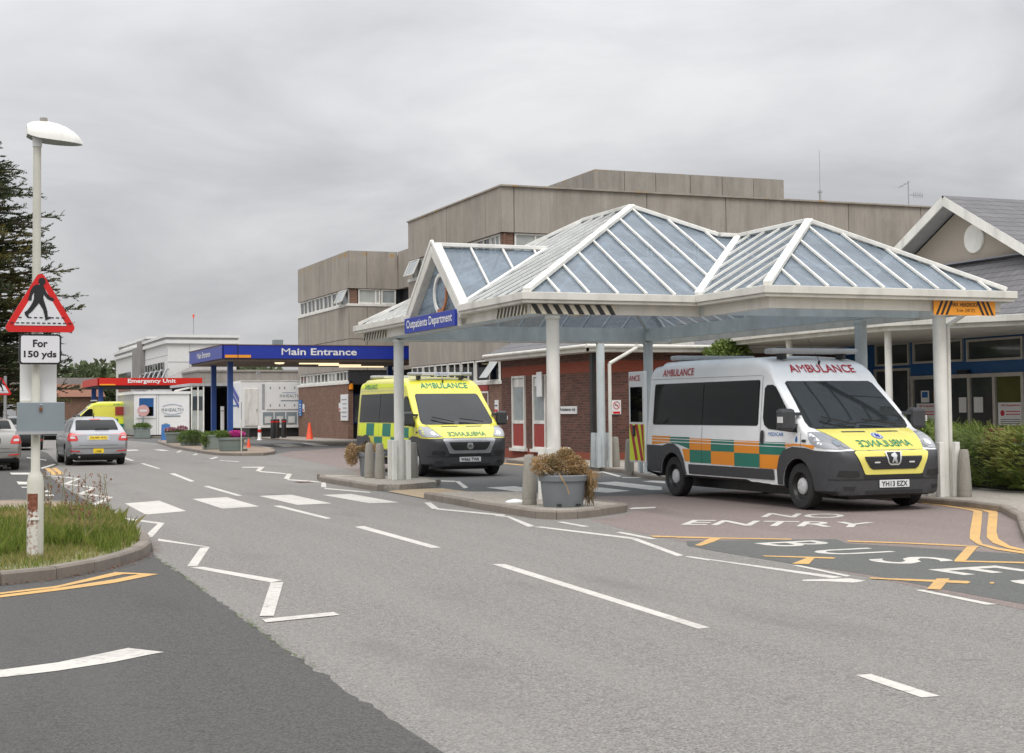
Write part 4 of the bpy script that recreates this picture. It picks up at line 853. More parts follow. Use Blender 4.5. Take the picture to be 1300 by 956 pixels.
    for sg in (-1, 1):
        S.patch('headlamp', [(sg*q[0], q[1]) for q in ((.97, 1.15), (.82, 1.14), (.70, 1.0), (.63, .915), (.80, .90), (.98, .915))], 'F', 'lamp', t, .012, .04)
        S.patch('headlamp_reflector', [(sg*(.80+.055*math.cos(R(a))), .985+.045*math.sin(R(a))) for a in range(0, 360, 30)], 'F', 'chrome', t, .02, .05)
        S.patch('headlamp_reflector', [(sg*(.72+.035*math.cos(R(a))), .95+.030*math.sin(R(a))) for a in range(0, 360, 30)], 'F', 'steel', t, .02, .05)
        S.patch('fog_recess', [(sg*q[0], q[1]) for q in ((.86, .60), (.60, .59), (.58, .51), (.70, .49), (.88, .51))], 'F', 'black', t, .020)
        S.patch('fog_recess', [(sg*q[0], q[1]) for q in ((.82, .37), (.66, .37), (.68, .31), (.80, .32))], 'F', 'black', t, .020)
    S.patch('bumper', [(-.99, .17), (.99, .17), (.99, .87), (.62, .875), (-.62, .875), (-.99, .87)], 'F', 'plastic', t, .014, .05)
    S.patch('bumper_crease', [(-.95, .455), (.95, .455), (.95, .475), (-.95, .475)], 'F', 'black', t, .017, .05)
    sur = hb if paint == 'vwhite' else 'silver'
    S.patch('grille_surround', [(-.64, .845), (-.60, .87), (.60, .87), (.64, .845), (.55, .66), (.50, .545), (.46, .535), (-.46, .535), (-.50, .545), (-.55, .66)], 'F', sur, t, .026, .04)
    S.patch('grille', [(-.50, .79), (.50, .79), (.49, .75), (.42, .64), (.37, .61), (-.37, .61), (-.42, .64), (-.49, .75)], 'F', 'black', t, .036, .04)
    for i in range(5 if paint == 'vwhite' else 4): S.patch('grille_slat', [(-.45+.02*(4-i), .64+i*.032), (.45-.02*(4-i), .64+i*.032), (.45-.02*(4-i), .647+i*.032), (-.45+.02*(4-i), .647+i*.032)], 'F', 'plastic', t, .044, .06)
    if paint == 'vwhite':
        S.patch('badge', [(-.145, .85), (.145, .85), (.11, .70), (.07, .665), (-.07, .665), (-.11, .70)], 'F', 'chrome', t, .046, .04)
        S.patch('badge_field', [(-.115, .84), (.115, .84), (.085, .71), (.06, .69), (-.06, .69), (-.085, .71)], 'F', 'black', t, .052, .04)
        S.patch('badge_crest', [(-.05, .82), (.02, .835), (.05, .80), (.03, .76), (.05, .70), (.01, .70), (-.005, .74), (-.03, .70), (-.055, .71), (-.02, .77), (-.06, .79)], 'F', 'chrome', t, .058, .04)
        for sg in (-1, 1): S.patch('strobe', rpoly(sg*.30-.05, sg*.30+.05, .70, .722, .01), 'F', 'lens', t, .050)
    else:
        S.patch('badge', [(.085*math.cos(R(a)), .70+.075*math.sin(R(a))) for a in range(0, 360, 20)], 'F', 'chrome', t, .046, .05)
        S.patch('badge_field', [(.068*math.cos(R(a)), .70+.06*math.sin(R(a))) for a in range(0, 360, 20)], 'F', 'steel', t, .052, .05)
        S.text('badge_letters', 'FIAT', 'F', -.045, .68, .09, .04, 'blacktxt', t, .058)
    S.patch('lower_grille', rpoly(-.52, .52, .475, .525, .01), 'F', 'black', t, .022)
    S.patch('lower_grille', rpoly(-.50, .50, .265, .305, .01), 'F', 'black', t, .022)
    pl = S.patch('number_plate', rpoly(-.26, .26, .345, .455, .01), 'F', 'platew', t, .030)
    S.text('plate_lettering', style['plate'], 'F', -.225, .362, .45, .076, 'blacktxt', pl, .036, .015)
    S.text('bonnet_lettering', 'AMBULANCE', 'F', -.46, .925, .92, .095, 'lgreen', t, .022, flip=True, bold=.005)
    # roof front lettering, vents, wipers, aerial
    S.text('lettering', 'AMBULANCE', 'F', -.60, 2.06, 1.2, .125, 'maroon' if paint == 'vwhite' else 'lgreen', t, .012)
    if paint == 'vwhite':
        S.patch('star_disc', [(.09*math.cos(R(a)), 1.078+.045*math.sin(R(a))) for a in range(0, 360, 20)], 'F', 'signwhite', t, .016, .05)
        S.patch('star_ring', [(.082*math.cos(R(a)), 1.078+.041*math.sin(R(a))) for a in range(0, 360, 20)], 'F', 'poster', t, .0185, .05)
        S.patch('star_field', [(.064*math.cos(R(a)), 1.078+.032*math.sin(R(a))) for a in range(0, 360, 20)], 'F', 'signwhite', t, .021, .05)
        for a in (90, 30, 150):
            c_, s_ = math.cos(R(a)), math.sin(R(a)); q = [(.045*c_-.012*s_, .027*s_+.008*c_), (.045*c_+.012*s_, .027*s_-.008*c_), (-.045*c_+.012*s_, -.027*s_-.008*c_), (-.045*c_-.012*s_, -.027*s_+.008*c_)]
            S.patch('star', [(y, 1.078+z) for y, z in q], 'F', 'blue', t, .024, .06)
    for y in (-.3, .3): S.patch('bonnet_vent', rpoly(y-.2, y+.2, 1.135, 1.15, .006), 'F', 'plastic', t, .013)
    wp = MB()
    for a, b in (((.14, .62, 1.235), (.05, .05, 1.30)), ((.14, -.10, 1.235), (-.02, -.62, 1.345))): wp.bar(Vector(a)+Vector((.03, 0, .02)), Vector(b)+Vector((.05, 0, .03)), .02, .02)
    wp.build('wiper', 'black', t)
    MB().tube([(-.95, 0, 2.19), (-.93, 0, 2.25)], .02).tube([(-.93, 0, 2.25), (-1.25, 0, 2.62)], .004).build('aerial', 'black', t)
    for sg in (-1, 1):
        mr = MB(); mr.box(-.16, .02, sg*1.05 if sg > 0 else -1.30, sg*1.30 if sg > 0 else -1.05, 1.17, 1.50)
        mo = mr.build('mirror', 'plastic', t, bevel=.05)
        MB().box(-.17, -.162, min(sg*1.08, sg*1.27), max(sg*1.08, sg*1.27), 1.20, 1.47).build('mirror_glass', 'chrome', mo)
        MB().bar((-.06, sg*.98, 1.24), (-.06, sg*1.08, 1.24), .08, .06).bar((-.06, sg*.93, 1.42), (-.06, sg*1.08, 1.42), .08, .05).build('mirror_arm', 'plastic', mo)
        MB().box(-.10, .024, min(sg*1.285, sg*1.305), max(sg*1.285, sg*1.305), 1.29, 1.38).build('indicator', 'lens', mo)
    if paint != 'vwhite':
        pass
    # roof light bars
    def bar_(x, n=5):
        lb = MB(); lb.box(x-.13, x+.13, -.80, .80, 2.365, 2.45); b_ = lb.build('light_bar', 'greybar', t, bevel=.03)
        for sg in (-1, 1):
            MB().box(x-.10, x+.10, sg*.55-.03, sg*.55+.03, 2.28, 2.465).build('clamp', 'black', b_)
            if paint != 'vwhite': MB().box(x-.02, x+.134, min(sg*.2, sg*.5), max(sg*.2, sg*.5), 2.38, 2.435).build('lens', 'lens', b_)
        if paint != 'vwhite':
            MB().box(x+.131, x+.137, -.19, .19, 2.37, 2.445).build('lit_panel', 'signwhite', b_)
            letters('lettering', 'AMBULANCE', (x+.139, -.17, 2.385), (0, .34, 0), (0, 0, .045), 'poster', b_)
    bar_(-1.15); bar_(-4.3)
    # rear
    S.patch('rear_bumper', [(-.97, .36), (.97, .36), (.97, .50), (-.97, .50)], 'B', 'plastic', t, .06)
    if style.get('open_door'):
        dr = thing_child('rear_door', t, (-5.0, -1.0, 0)); dr.rotation_euler = (0, 0, R(-2))
        lab(dr, 'open rear door with red and yellow chevrons')
        MB().box(-.70, 0, -.02, .03, .55, 2.20).build('door_leaf', 'vwhite', dr, bevel=.012)
        MB().box(-.62, -.10, -.026, -.021, 1.28, 1.92).build('window', 'vglass', dr, bevel=.002)
        MB().box(-.67, -.03, -.026, -.021, .58, 1.24).build('chevron_field', 'fluoro', dr)
        for i in range(3):
            x_ = -.66+i*.24; q = [(x_, 1.24), (x_+.12, 1.24), (x_+.12+.24, .58), (x_+.24, .58)]
            q = [(min(a, -.035), b) for a, b in q]
            MB().quad(*[(a, -.029, b) for a, b in q]).build('chevron', 'maroon', dr)
        MB().box(-.50, -.40, -.05, -.028, 1.02, 1.22).build('handle', 'black', dr, bevel=.01)
        letters('lettering', 'ANCE', (-.66, -.029, 2.03), (.48, 0, 0), (0, 0, .10), 'maroon', dr, .01)
        MB().quad((-4.985, -.93, .5), (-4.985, 0, .5), (-4.985, 0, 2.1), (-4.985, -.88, 2.1)).build('doorway', 'darkvoid', t)
    return t
mv = van('ambulance', 'white patient transport ambulance with yellow bonnet and orange green side blocks parked under canopy', (4.60, -1.86, .004), R(-90), 'vwhite', dict(plate='YH13 EZX', open_door=True))
yv = van('ambulance', 'yellow ambulance with green square side pattern parked behind the far left canopy column', (3.20, 12.20, .008), R(-90), 'vyellow', dict(plate='WR65 TWK'))
fv = copy_tree(yv, loc=(1.06, 80, .0), rz=R(180)); fv['label'] = 'distant yellow ambulance side on under the red Emergency Unit canopy'
for ch in list(fv.children):
    if ch.name.startswith(('side_window', 'window_seal')): bpy.data.objects.remove(ch)
MB().box(-3.6, -2.4, 1.03, 1.045, 1.45, 2.0).build('red_panel', 'redpanel', fv)

def car(name, label, loc, rz, paint, L=4.55, Wd=.885, H=1.46, plate='', deck=1.02, kind='hatch', group=None):
    """x forward, rear axle at x=0"""
    t = thing(name, label, 'car', loc, rz, group)
    Wf = lambda z: Wd*(.95+.05*min(1, max(0, (z-.2)/.3))) if z < .82 else Wd-(z-.82)*.42*(1+.25*(z-.82))
    rx, fx = -.98, L-.98
    tail = [(rx, .62, .86, .34, .05), (rx+.03, .74, .90, .30, .06), (rx+.07, .90, .93, .26, .07), (rx+.12, deck-.04, .955, .24, .07), (rx+.20, deck, .975, .23, .07), (rx+.32, deck+.035, .99, .22, .06), (rx+.42, deck+.09, 1, .21, .06)]
    g0x = rx+.42; g1x = rx+(1.12 if kind == 'hatch' else .85)
    st = list(tail)
    for i in range(1, 7):
        f = i/6; st.append((g0x+(g1x-g0x)*f, deck+.09+(H-.05-deck-.09)*(f**.85), 1, .2, .07))
    st += [(g1x+.35, H-.012, 1, .2, .08), (g1x+.9, H, 1, .2, .08), (g1x+1.35, H-.03, 1, .2, .08), (fx-1.95, H-.09, 1, .2, .08)]
    for i in range(1, 7):
        f = i/6; st.append((fx-1.95+.92*f, H-.09+(.98-H+.09)*f+.02*math.sin(math.pi*f), 1, .2, .07))
    st += [(fx-.9, .955, 1, .2, .07), (fx-.6, .90, .985, .2, .08), (fx-.35, .83, .955, .2, .09), (fx-.18, .75, .91, .21, .08), (fx-.08, .66, .85, .23, .06), (fx, .54, .77, .27, .04)]
    S = Shell(st, Wf, crown=.025)
    fa = fx-.90
    S.body(t, paint, (0, fa), (.345, .315), Wd, yin=.45)
    for ax in (0, fa):
        for sg in (-1, 1): wheel(t, ax, sg*(Wd-.125), .315, .205, sg, 'steel', 'steel', False)
    MB().box(rx+.35, fx-.4, -.6, .6, .14, .24).build('underside', 'black', t)
    for ax in ('S-', 'S+'):
        S.patch('side_window', [(rx+.75, .99), (fx-1.32, .97), (fx-1.45, 1.08), (fx-2.0, H-.12), (fx-2.4, H-.085), (g1x+.25, H-.085), (g1x-.12, H-.15)], ax, 'vglass', t, .006)
        S.patch('door_pillar', [(rx+1.75, .98), (rx+1.83, .98), (rx+1.80, H-.10), (rx+1.74, H-.10)], ax, 'black', t, .011)
        S.patch('sill_moulding', [(.40, .23), (fa-.40, .23), (fa-.40, .29), (.40, .29)], ax, 'plastic', t, .008)
        for q in (rx+1.0, rx+1.82, rx+2.75): S.patch('door_seam', [(q, .32), (q+.008, .32), (q+.008, .97), (q, .97)], ax, 'black', t, .004)
        S.patch('handle', rpoly(rx+1.55, rx+1.72, .83, .86, .012), ax, paint, t, .03)
        S.patch('tail_lamp_side', [(rx+.10, .74), (rx+.30, .77), (rx+.28, .95), (rx+.12, .93)], ax, 'taillamp', t, .007)
        S.patch('headlamp_side', [(fx-.50, .70), (fx-.12, .64), (fx-.16, .72), (fx-.45, .80)], ax, 'lamp', t, .007)
    S.patch('rear_window', [(-.62, deck+.10), (.62, deck+.10), (.575, H-.12), (.53, H-.085), (-.53, H-.085), (-.575, H-.12)], 'B', 'vglass', t, .008)
    S.patch('windscreen', [(-.66, 1.0), (.66, 1.0), (.56, H-.12), (-.56, H-.12)], 'F', 'wscreen', t, .008)
    S.patch('high_brake_light', rpoly(-.16, .16, H-.085, H-.06, .01), 'B', 'taillamp', t, .016)
    for sg in (-1, 1):
        S.patch('tail_lamp', [(sg*a, b) for a, b in ((.86, .73), (.60, .73), (.575, .78), (.64, .93), (.70, .96), (.86, .96))], 'B', 'taillamp', t, .012, .04)
        S.patch('tail_lamp_lens', [(sg*a, b) for a, b in ((.80, .80), (.66, .80), (.67, .86), (.80, .87))], 'B', 'lens', t, .018, .04)
        S.patch('reflector', [(sg*a, b) for a, b in ((.80, .425), (.52, .41), (.53, .44), (.80, .46))], 'B', 'taillamp', t, .016, .05)
        S.patch('headlamp', [(sg*a, b) for a, b in ((.80, .72), (.50, .62), (.48, .70), (.62, .76), (.80, .80))], 'F', 'lamp', t, .010, .04)
        mo = MB().box(fx-1.62, fx-1.47, min(sg*(Wd+.02), sg*(Wd+.20)), max(sg*(Wd+.02), sg*(Wd+.20)), .97, 1.11).build('mirror', paint, t, bevel=.03)
        MB().box(fx-1.625, fx-1.621, min(sg*(Wd+.04), sg*(Wd+.18)), max(sg*(Wd+.04), sg*(Wd+.18)), .985, 1.095).build('mirror_glass', 'chrome', mo)
        MB().bar((fx-1.5, sg*(Wd-.12), 1.0), (fx-1.55, sg*(Wd+.04), 1.02), .06, .05).build('mirror_arm', 'black', mo)
    S.patch('rear_bumper_lower', [(-.80, .22), (.80, .22), (.74, .33), (-.74, .33)], 'B', 'plastic', t, .014)
    S.patch('bumper_crease', [(-.84, .50), (.84, .50), (.84, .512), (-.84, .512)], 'B', 'black', t, .006)
    S.patch('boot_seam', [(-.56, .60), (.56, .60), (.56, .608), (-.56, .608)], 'B', 'black', t, .006)
    S.patch('grille', [(-.40, .56), (.40, .56), (.44, .64), (-.44, .64)], 'F', 'black', t, .010)
    S.patch('lower_grille', [(-.5, .30), (.5, .30), (.5, .42), (-.5, .42)], 'F', 'black', t, .010)
    pr = S.patch('plate_recess', rpoly(-.33, .33, .745, .89, .02), 'B', 'plastic' if kind != 'hatch' else 'steel', t, .010)
    pl = S.patch('number_plate', rpoly(-.26, .26, .765, .872, .01), 'B', 'platey', t, .020)
    if plate: S.text('plate_lettering', plate, 'B', -.225, .782, .45, .072, 'blacktxt', pl, .028, .012, flip=True)
    S.patch('badge', [(.030*math.cos(R(a)), .935+.022*math.sin(R(a))) for a in range(0, 360, 30)], 'B', 'steel', t, .014)
    wp = MB(); h = S.cast(0, deck+.12, 'B')[0]; wp.bar((h.x-.02, .05, h.z+.02), (h.x-.02+.02, -.35, h.z+.03), .02, .015); wp.build('rear_wiper', 'black', t)
    MB().bar((rx+.55+.8, 0, H+.0), (rx+.45+.8, 0, H+.12), .025, .03).build('aerial', 'black', t)
    ex = MB().cyl((rx+.05, .55, .26), (rx-.03, .55, .26), .03, .03, 10); ex.build('exhaust', 'steel', t, 40)
    return t, S
sk, S = car('hatchback_car', 'silver hatchback with red tail lights lit driving away along the road', (-3.58, 25.75, 0), R(90), 'silver', H=1.43, plate='DU60 AVJ', deck=.95)
pl = S.patch('taxi_plate', rpoly(-.15, .15, .37, .50, .01), 'B', 'platey', sk, .022); lab(pl, 'small yellow licence plate on the rear bumper')
S.text('plate_lettering', '1768', 'B', -.08, .40, .16, .05, 'blacktxt', pl, .03, flip=True)
lx, S = car('hatchback_car', 'champagne grey hatchback cut by the left edge of the photo seen from behind', (-6.80, 22.9, .004), R(90), 'bronze', L=4.35, Wd=.885, H=1.45, plate='', deck=1.04, kind='short')
bk, S = car('hatchback_car', 'black car mostly hidden behind the grey box on the lamp post', (-4.35, 47, 0), R(90), 'blackcar', plate='', kind='short')
wc, S = car('hatchback_car', 'pale silver car facing the camera behind the roof of the silver hatchback', (-.6, 76, 0), R(-100), 'silver', kind='short')
mvn, S = car('people_carrier', 'tall silver people carrier at the left edge beyond the small warning sign', (-7.0, 47, 0), R(-88), 'silver', L=4.7, Wd=.95, H=2.0, deck=1.1, kind='short')

# ---------------------------------------------------------------- hospital buildings
def panels(wall, parent, cuts, z0, z1, th, mat, name='wall_panel', gap=.03):
    for a, b in zip(cuts, cuts[1:]):
        k = MB(); wall.slab(k, a+gap/2, b-gap/2, z0, z1, -th, 0); k.build(name, mat, parent)
tb = thing('hospital_block', 'large brown concrete hospital block rising behind the glass canopy, with parapet and window strip', 'building', (0, 0, 0))
TS = Wall((11, 40, 0), (0, -1, 0), (-1, 0, 0)); TF = Wall((11, 29, 0), (1, 0, 0), (0, -1, 0))
MB().box(11.25, 33, 29.25, 39.9, 0, 9.5).build('core', 'darkvoid', tb)
panels(TS, tb, [0, 5.0, 9.35, 11.0-.001], 7.98, 9.65, .24, 'conc'); panels(TS, tb, [0, 3.7, 7.4, 11], 4.56, 7.05, .24, 'conc'); panels(TS, tb, [0, 3.7, 7.4, 11], 3.42, 4.53, .24, 'conc')
panels(TF, tb, [0, .5, 5.9, 9.3, 14.9, 18.4, 18.9], 7.98, 9.67, .24, 'conc'); panels(TF, tb, [0, 4, 8, 12, 16, 20.5], 4.0, 7.05, .24, 'conc')
MB().box(29.92, 33.2, 29.7, 46, 3, 9.42).build('stair_tower', 'conc', tb)
k = MB(); TS.slab(k, 0, 11, 7.05, 7.17, -.2, .03); TF.slab(k, -.03, 20, 7.051, 7.171, -.2, .03); k.build('sill', 'white', tb)
for a, b, gl in ((.25, 1.6, 'glass_bl'), (1.65, 3.2, 'glass_bl'), (3.25, 4.9, 'glass'), (4.95, 6.5, 'glass'), (6.55, 8.1, 'glass'), (8.15, 9.6, 'glass'), (9.65, 10.6, 'glass_pale')): window(TS, tb, a, b, 7.17, 7.96, ((a+b)/2,), .06, gl, d=-.12, open_=(a < .5))
for a, b, gl in ((.55, 2.2, 'glass_bl'), (2.25, 4.0, 'glass_bl'), (4.1, 6.0, 'glass'), (6.1, 8, 'glass'), (8.1, 10, 'glass')): window(TF, tb, a, b, 7.17, 7.96, ((a+b)/2,), .06, gl, d=-.12)
k = MB(); TS.slab(k, 10.65, 10.95, 7.17, 7.96, -.2, -.10); TF.slab(k, .06, .5, 7.17, 7.96, -.2, -.10); k.build('brown_panel', 'brick', tb)
k = MB(); TS.slab(k, 0, 11, 0, 2.48, -.24, 0); k.build('brick_wall', 'brick', tb)
k = MB(); TS.slab(k, 0, 11, 2.48, 2.60, -.2, .05); k.build('sill', 'white', tb)
for i in range(5):
    a = .35+i*1.55; window(TS, tb, a, a+1.45, 2.60, 3.40, (a+.75,), .055, 'vglass', d=-.04)
window(TS, tb, 8.15, 10.6, 2.60, 3.40, (9.6,), .055, 'vglass', d=-.04); 
k = MB(); q = [TS.p(9.72, 3.34, -.02), TS.p(10.55, 3.34, -.02), TS.p(10.5, 2.72, .42), TS.p(9.67, 2.72, .42)]; k.quad(*q); k.build('open_sash', 'glass_bl', tb)
for i in range(6): MB().bar((11.9+.2*(i % 2), 38.6-i*1.7, 3.25), (12.3, 38.5-i*1.7, 3.25), .12, .03).build('ceiling_lamp', 'lit', tb)
k = MB(); TS.slab(k, 8.1, 9.55, 2.25, 2.47, -.02, .03); TS.slab(k, 8.12, 9.5, .2, .9, -.02, .03); k.build('red_panel', 'redpanel', tb)
window(TS, tb, 8.1, 9.55, .95, 2.24, (8.8,), .07, 'glass', d=-.01)
for y0, y1, x0, x1 in ((28.9, 29.3, 10.95, 30), (29.3, 40.05, 10.95, 11.35)): MB().box(x0, x1, y0, y1, 9.64, 9.70).build('parapet_cap', 'conc', tb)
pn = thing('plant_room', 'flat concrete plant room on the roof, highest part of the hospital', 'building', (0, 0, 0))
PW = Wall((19.9, 40, 0), (1, 0, 0), (0, -1, 0)); PS = Wall((19.9, 50, 0), (0, -1, 0), (-1, 0, 0))
MB().box(20.05, 29.75, 40.15, 50, 9.5, 12.3).build('core', 'darkvoid', pn)
panels(PW, pn, [0, 1.5, 3.1, 4.9, 6.6, 8.3, 9.98], 9.5, 12.42, .14, 'conc'); panels(PS, pn, [0, 4, 8, 9.98], 9.5, 12.42, .14, 'conc')
lb_ = thing('hospital_wing', 'lower concrete hospital wing with brown brick ground floor behind the Main Entrance canopy', 'building', (0, 0, 0))
LS = Wall((12.3, 65.3, 0), (0, -1, 0), (-1, 0, 0)); LF = Wall((12.3, 54.2, 0), (1, 0, 0), (0, -1, 0)); LR = Wall((15, 54.2, 0), (0, -1, 0), (-1, 0, 0))
MB().box(12.6, 30, 54.5, 65.2, 3.0, 9.8).build('core', 'darkvoid', lb_); MB().box(15.3, 30, 40, 54.6, 0, 9.8).build('core', 'darkvoid', lb_)
for W_, n, cuts in ((LS, 11.1, [0, 2.6, 4.9, 8.0, 11.09]), (LF, 2.7, [0, 1.0, 2.7]), (LR, 14, [0, 4.5, 9, 14])):
    panels(W_, lb_, cuts, 7.98, 9.95, .28, 'conc'); panels(W_, lb_, cuts, 5.34, 7.05, .28, 'conc'); panels(W_, lb_, cuts, 3.70, 5.31, .28, 'conc')
    k = MB(); W_.slab(k, -.03, n, 7.05, 7.18, -.2, .04); k.build('sill', 'white', lb_)
for a in (.3, 2.1, 3.9, 5.7, 7.5): window(LS, lb_, a, a+1.7, 7.18, 7.96, (a+.9,), .07, 'glass', d=-.10)
window(LS, lb_, 9.3, 10.8, 7.18, 7.96, (), .07, 'glass_pale', d=-.10, open_=True)
window(LF, lb_, .55, 1.75, 7.18, 7.96, (1.5,), .07, 'glass_bl', d=-.10); window(LF, lb_, 1.8, 2.6, 7.18, 7.96, (), .07, 'glass_pale', d=-.10)
k = MB(); LF.slab(k, .1, .5, 7.18, 7.96, -.2, -.1); k.build('brown_panel', 'brick', lb_)
k = MB(); LS.slab(k, .1, 10.9, .1, 2.98, -.28, 0); k.build('brick_wall', 'brick', lb_)
k = MB(); LS.slab(k, -.02, 11.05, 2.98, 3.12, -.2, .04); k.build('sill', 'white', lb_)
for a in (.3, 1.9, 3.5, 5.1, 6.7, 8.3, 9.7): window(LS, lb_, a, a+(1.5 if a < 9 else 1.2), 3.12, 3.68, (a+.75,), .07, 'glass_pale' if a in (6.7, 1.9) else 'glass', d=-.08)
# recessed ground floor under the wing
MB().box(12.6, 20, 56.0, 56.2, 0, 3.0).build('recess_wall', 'darkvoid', lb_); MB().box(12.32, 15.0, 54.25, 54.45, 2.95, 3.69).build('lintel', 'darkvoid', lb_)
window(Wall((12.6, 55.95, 0), (1, 0, 0), (0, -1, 0)), lb_, .4, 2.2, .9, 2.5, (1.3,), .08, 'glass_pale', 'blue_post', d=-.01)
MB().cyl((12.45, 54.35, 2.7), (12.45, 54.35, 3.0), .12, .12, 10).build('yellow_lamp', 'amber', lb_)
for a0, a1, z0, z1, nm in ((.3, 1.05, 1.31, 2.24, 'poster'), (9.65, 11.0, 1.07, 2.44, 'cloth')):
    o_ = tag(MB().box(12.24, 12.29, 65.3-a1, 65.3-a0, z0, z1).build('notice_board', nm), ('blue and white notice board at the far end of the brown brick wall' if nm == 'poster' else 'tall white visitor notice board by the recessed door of the brown brick wing'), 'sign')
    for i in range(5): MB().box(12.232, 12.239, 65.3-a1+.15, 65.3-a0-.2-.1*(i % 3)*(a1-a0), z1-.25-i*(z1-z0)*.16-.05, z1-.25-i*(z1-z0)*.16).build('print', 'cloth' if nm == 'poster' else 'boxgrey', o_)
for y0, lbl in ((63.95, 'small white notice beside the blue notice board'), (55.95, 'small white notice left of the tall visitor notice board')):
    o_ = tag(MB().box(12.25, 12.29, y0-.25, y0+.1, 1.55, 2.0).build('wall_notice', 'cloth'), lbl, 'sign'); MB().box(12.243, 12.249, y0-.2, y0+.05, 1.6, 1.72).build('red_print', 'posterred', o_)

# low red brick building beside the lane
lw = thing('brick_clinic', 'low dark red brick clinic wing with slate roof and tall narrow windows', 'building', (0, 0, 0))
A1 = Wall((9.07, 24.2, 0), (0, -1, 0), (-1, 0, 0)); A2 = Wall((9.07, 17, 0), (1, 0, 0), (0, -1, 0))
k = MB(); A1.slab(k, 0, 7.2, 0, 3.15, -.3, 0); A2.slab(k, .3, 8.0, 0, 3.15, -.3, 0); k.build('wall', 'brick_d', lw)
k = MB(); k.box(8.95, 9.06, 16.95, 17.12, .1, 3.1); k.build('corner_pipe', 'black', lw)
for a0, a1 in ((1.0, 2.06), (2.72, 3.72)):
    f = window(A1, lw, a0, a1, .33, 2.60, (), .07, 'glass_pale', d=.03)
    k = MB(); A1.slab(k, a0+.07, a1-.07, 1.10, 1.20, -.0, .05); k.build('transom', 'white', f)
    k = MB(); A1.slab(k, a0+.07, a1-.07, .40, 1.10, .0, .035); k.build('panel', 'redpanel', f)
    k = MB(); A1.slab(k, a0-.1, a1+.1, .24, .33, .0, .12); k.build('sill', 'white', f)
    k = MB(); A1.slab(k, a0+.1, a1-.15, 2.25, 2.5, .015, .02); k.build('blind', 'white', f)
k = MB(); k.box(8.60, 8.66, 16.5, 24.5, 3.13, 3.30); k.box(8.60, 17, 16.50, 16.56, 3.131, 3.301); k.build('fascia', 'cream', lw)
k = MB(); k.box(8.66, 9.2, 16.56, 24.5, 3.12, 3.16); k.box(9.2, 17, 16.56, 17.2, 3.121, 3.161); k.build('soffit', 'cream', lw)
k = MB(); k.quad((8.6, 24.5, 3.3), (8.6, 16.5, 3.3), (11.6, 19.5, 4.75), (11.6, 24.5, 4.75)); k.quad((8.6, 16.5, 3.3), (17, 16.5, 3.3), (17, 19.5, 4.75), (11.6, 19.5, 4.75)); k.quad((11.6, 24.5, 4.75), (11.6, 19.5, 4.75), (17, 19.5, 4.75), (17, 24.5, 4.75)); k.build('roof', 'slate', lw)
MB().tube([(8.56, 16.45, 3.28), (8.56, 24.5, 3.28)], .055, 8).tube([(8.56, 16.45, 3.28), (17, 16.45, 3.28)], .055, 8).build('gutter', 'cream', lw)
def notice(name, label, pos, sz, ax, mat='cloth'):
    x, y, z = pos
    if ax == 'x': o_ = MB().box(x-.03, x, y-sz[0]/2, y+sz[0]/2, z-sz[1]/2, z+sz[1]/2).build(name, mat)
    else: o_ = MB().box(x-sz[0]/2, x+sz[0]/2, y-.03, y, z-sz[1]/2, z+sz[1]/2).build(name, mat)
    return tag(o_, label, 'sign')
n_ = notice('wall_sign', 'white Ambulances only plate on the dark red brick wall', (9.06, 18.84, 1.51), (1.24, .22), 'x')
letters('lettering', 'Ambulances only', (9.025, 19.40, 1.455), (0, -1.12, 0), (0, 0, .13), 'blacktxt', n_, .015)
n_ = notice('wall_sign', 'white projecting notice above the narrow windows behind the front left canopy column', (8.95, 20.72, 2.3), (.40, .75), 'x')
n_ = notice('no_smoking_sign', 'square no smoking sign on the brick wall between the two rear columns', (9.70, 16.99, 1.58), (.28, .40), 'y')
k = MB()
for i in range(24):
    a, b = i*math.pi/12, (i+1)*math.pi/12; k.bar((9.70+.10*math.cos(a), 16.952, 1.64+.10*math.sin(a)), (9.70+.10*math.cos(b), 16.952, 1.64+.10*math.sin(b)), .006, .024, up=(0, 1, 0))
k.bar((9.63, 16.95, 1.71), (9.77, 16.95, 1.57), .006, .022, up=(0, 1, 0)); k.build('ring', 'signred', n_); MB().box(9.65, 9.75, 16.95, 16.958, 1.63, 1.645).build('cigarette', 'blacktxt', n_)
MB().box(9.59, 9.81, 16.95, 16.958, 1.40, 1.46).build('red_band', 'signred', n_)
n_ = notice('wall_sign', 'small narrow white and red notice on brick right of the yellow ambulance', (10.99, 29.57, 1.67), (.34, .46), 'x'); MB().box(10.945, 10.958, 29.43, 29.70, 1.47, 1.56).build('red_print', 'signred', n_); MB().box(10.945, 10.958, 29.45, 29.68, 1.68, 1.72).build('print', 'blacktxt', n_)

# outpatients entrance building
ob = thing('outpatients_building', 'gabled outpatients building with blue glazed frontage and slate roof at the right', 'building', (0, 0, 0))
OW = Wall((17, 17, 0), (0, -1, 0), (-1, 0, 0))     # a = 17 - y
k = MB(); OW.slab(k, 0, 14, 0, 3.5, -.25, -.10); k.build('blue_wall', 'navy', ob)
for y1, y0, z0, z1 in ((15.04, 13.46, 2.68, 3.32), (13.28, 11.17, 2.70, 3.30), (11.01, 8.86, 2.68, 3.26), (8.6, 6.6, 2.68, 3.26), (6.4, 4.4, 2.68, 3.26)): window(OW, ob, 17-y1, 17-y0, z0, z1, (), .06, 'glass', 'alu', d=-.07)
window(OW, ob, 17-15.1, 17-13.46, .5, 2.6, (), .07, 'glass', 'alu', d=-.07)
ds = MB(); OW.slab(ds, 17-13.36, 17-8.80, 2.26, 2.36, -.1, .02); OW.slab(ds, 17-13.36, 17-8.80, .10, .95, -.09, -.04)
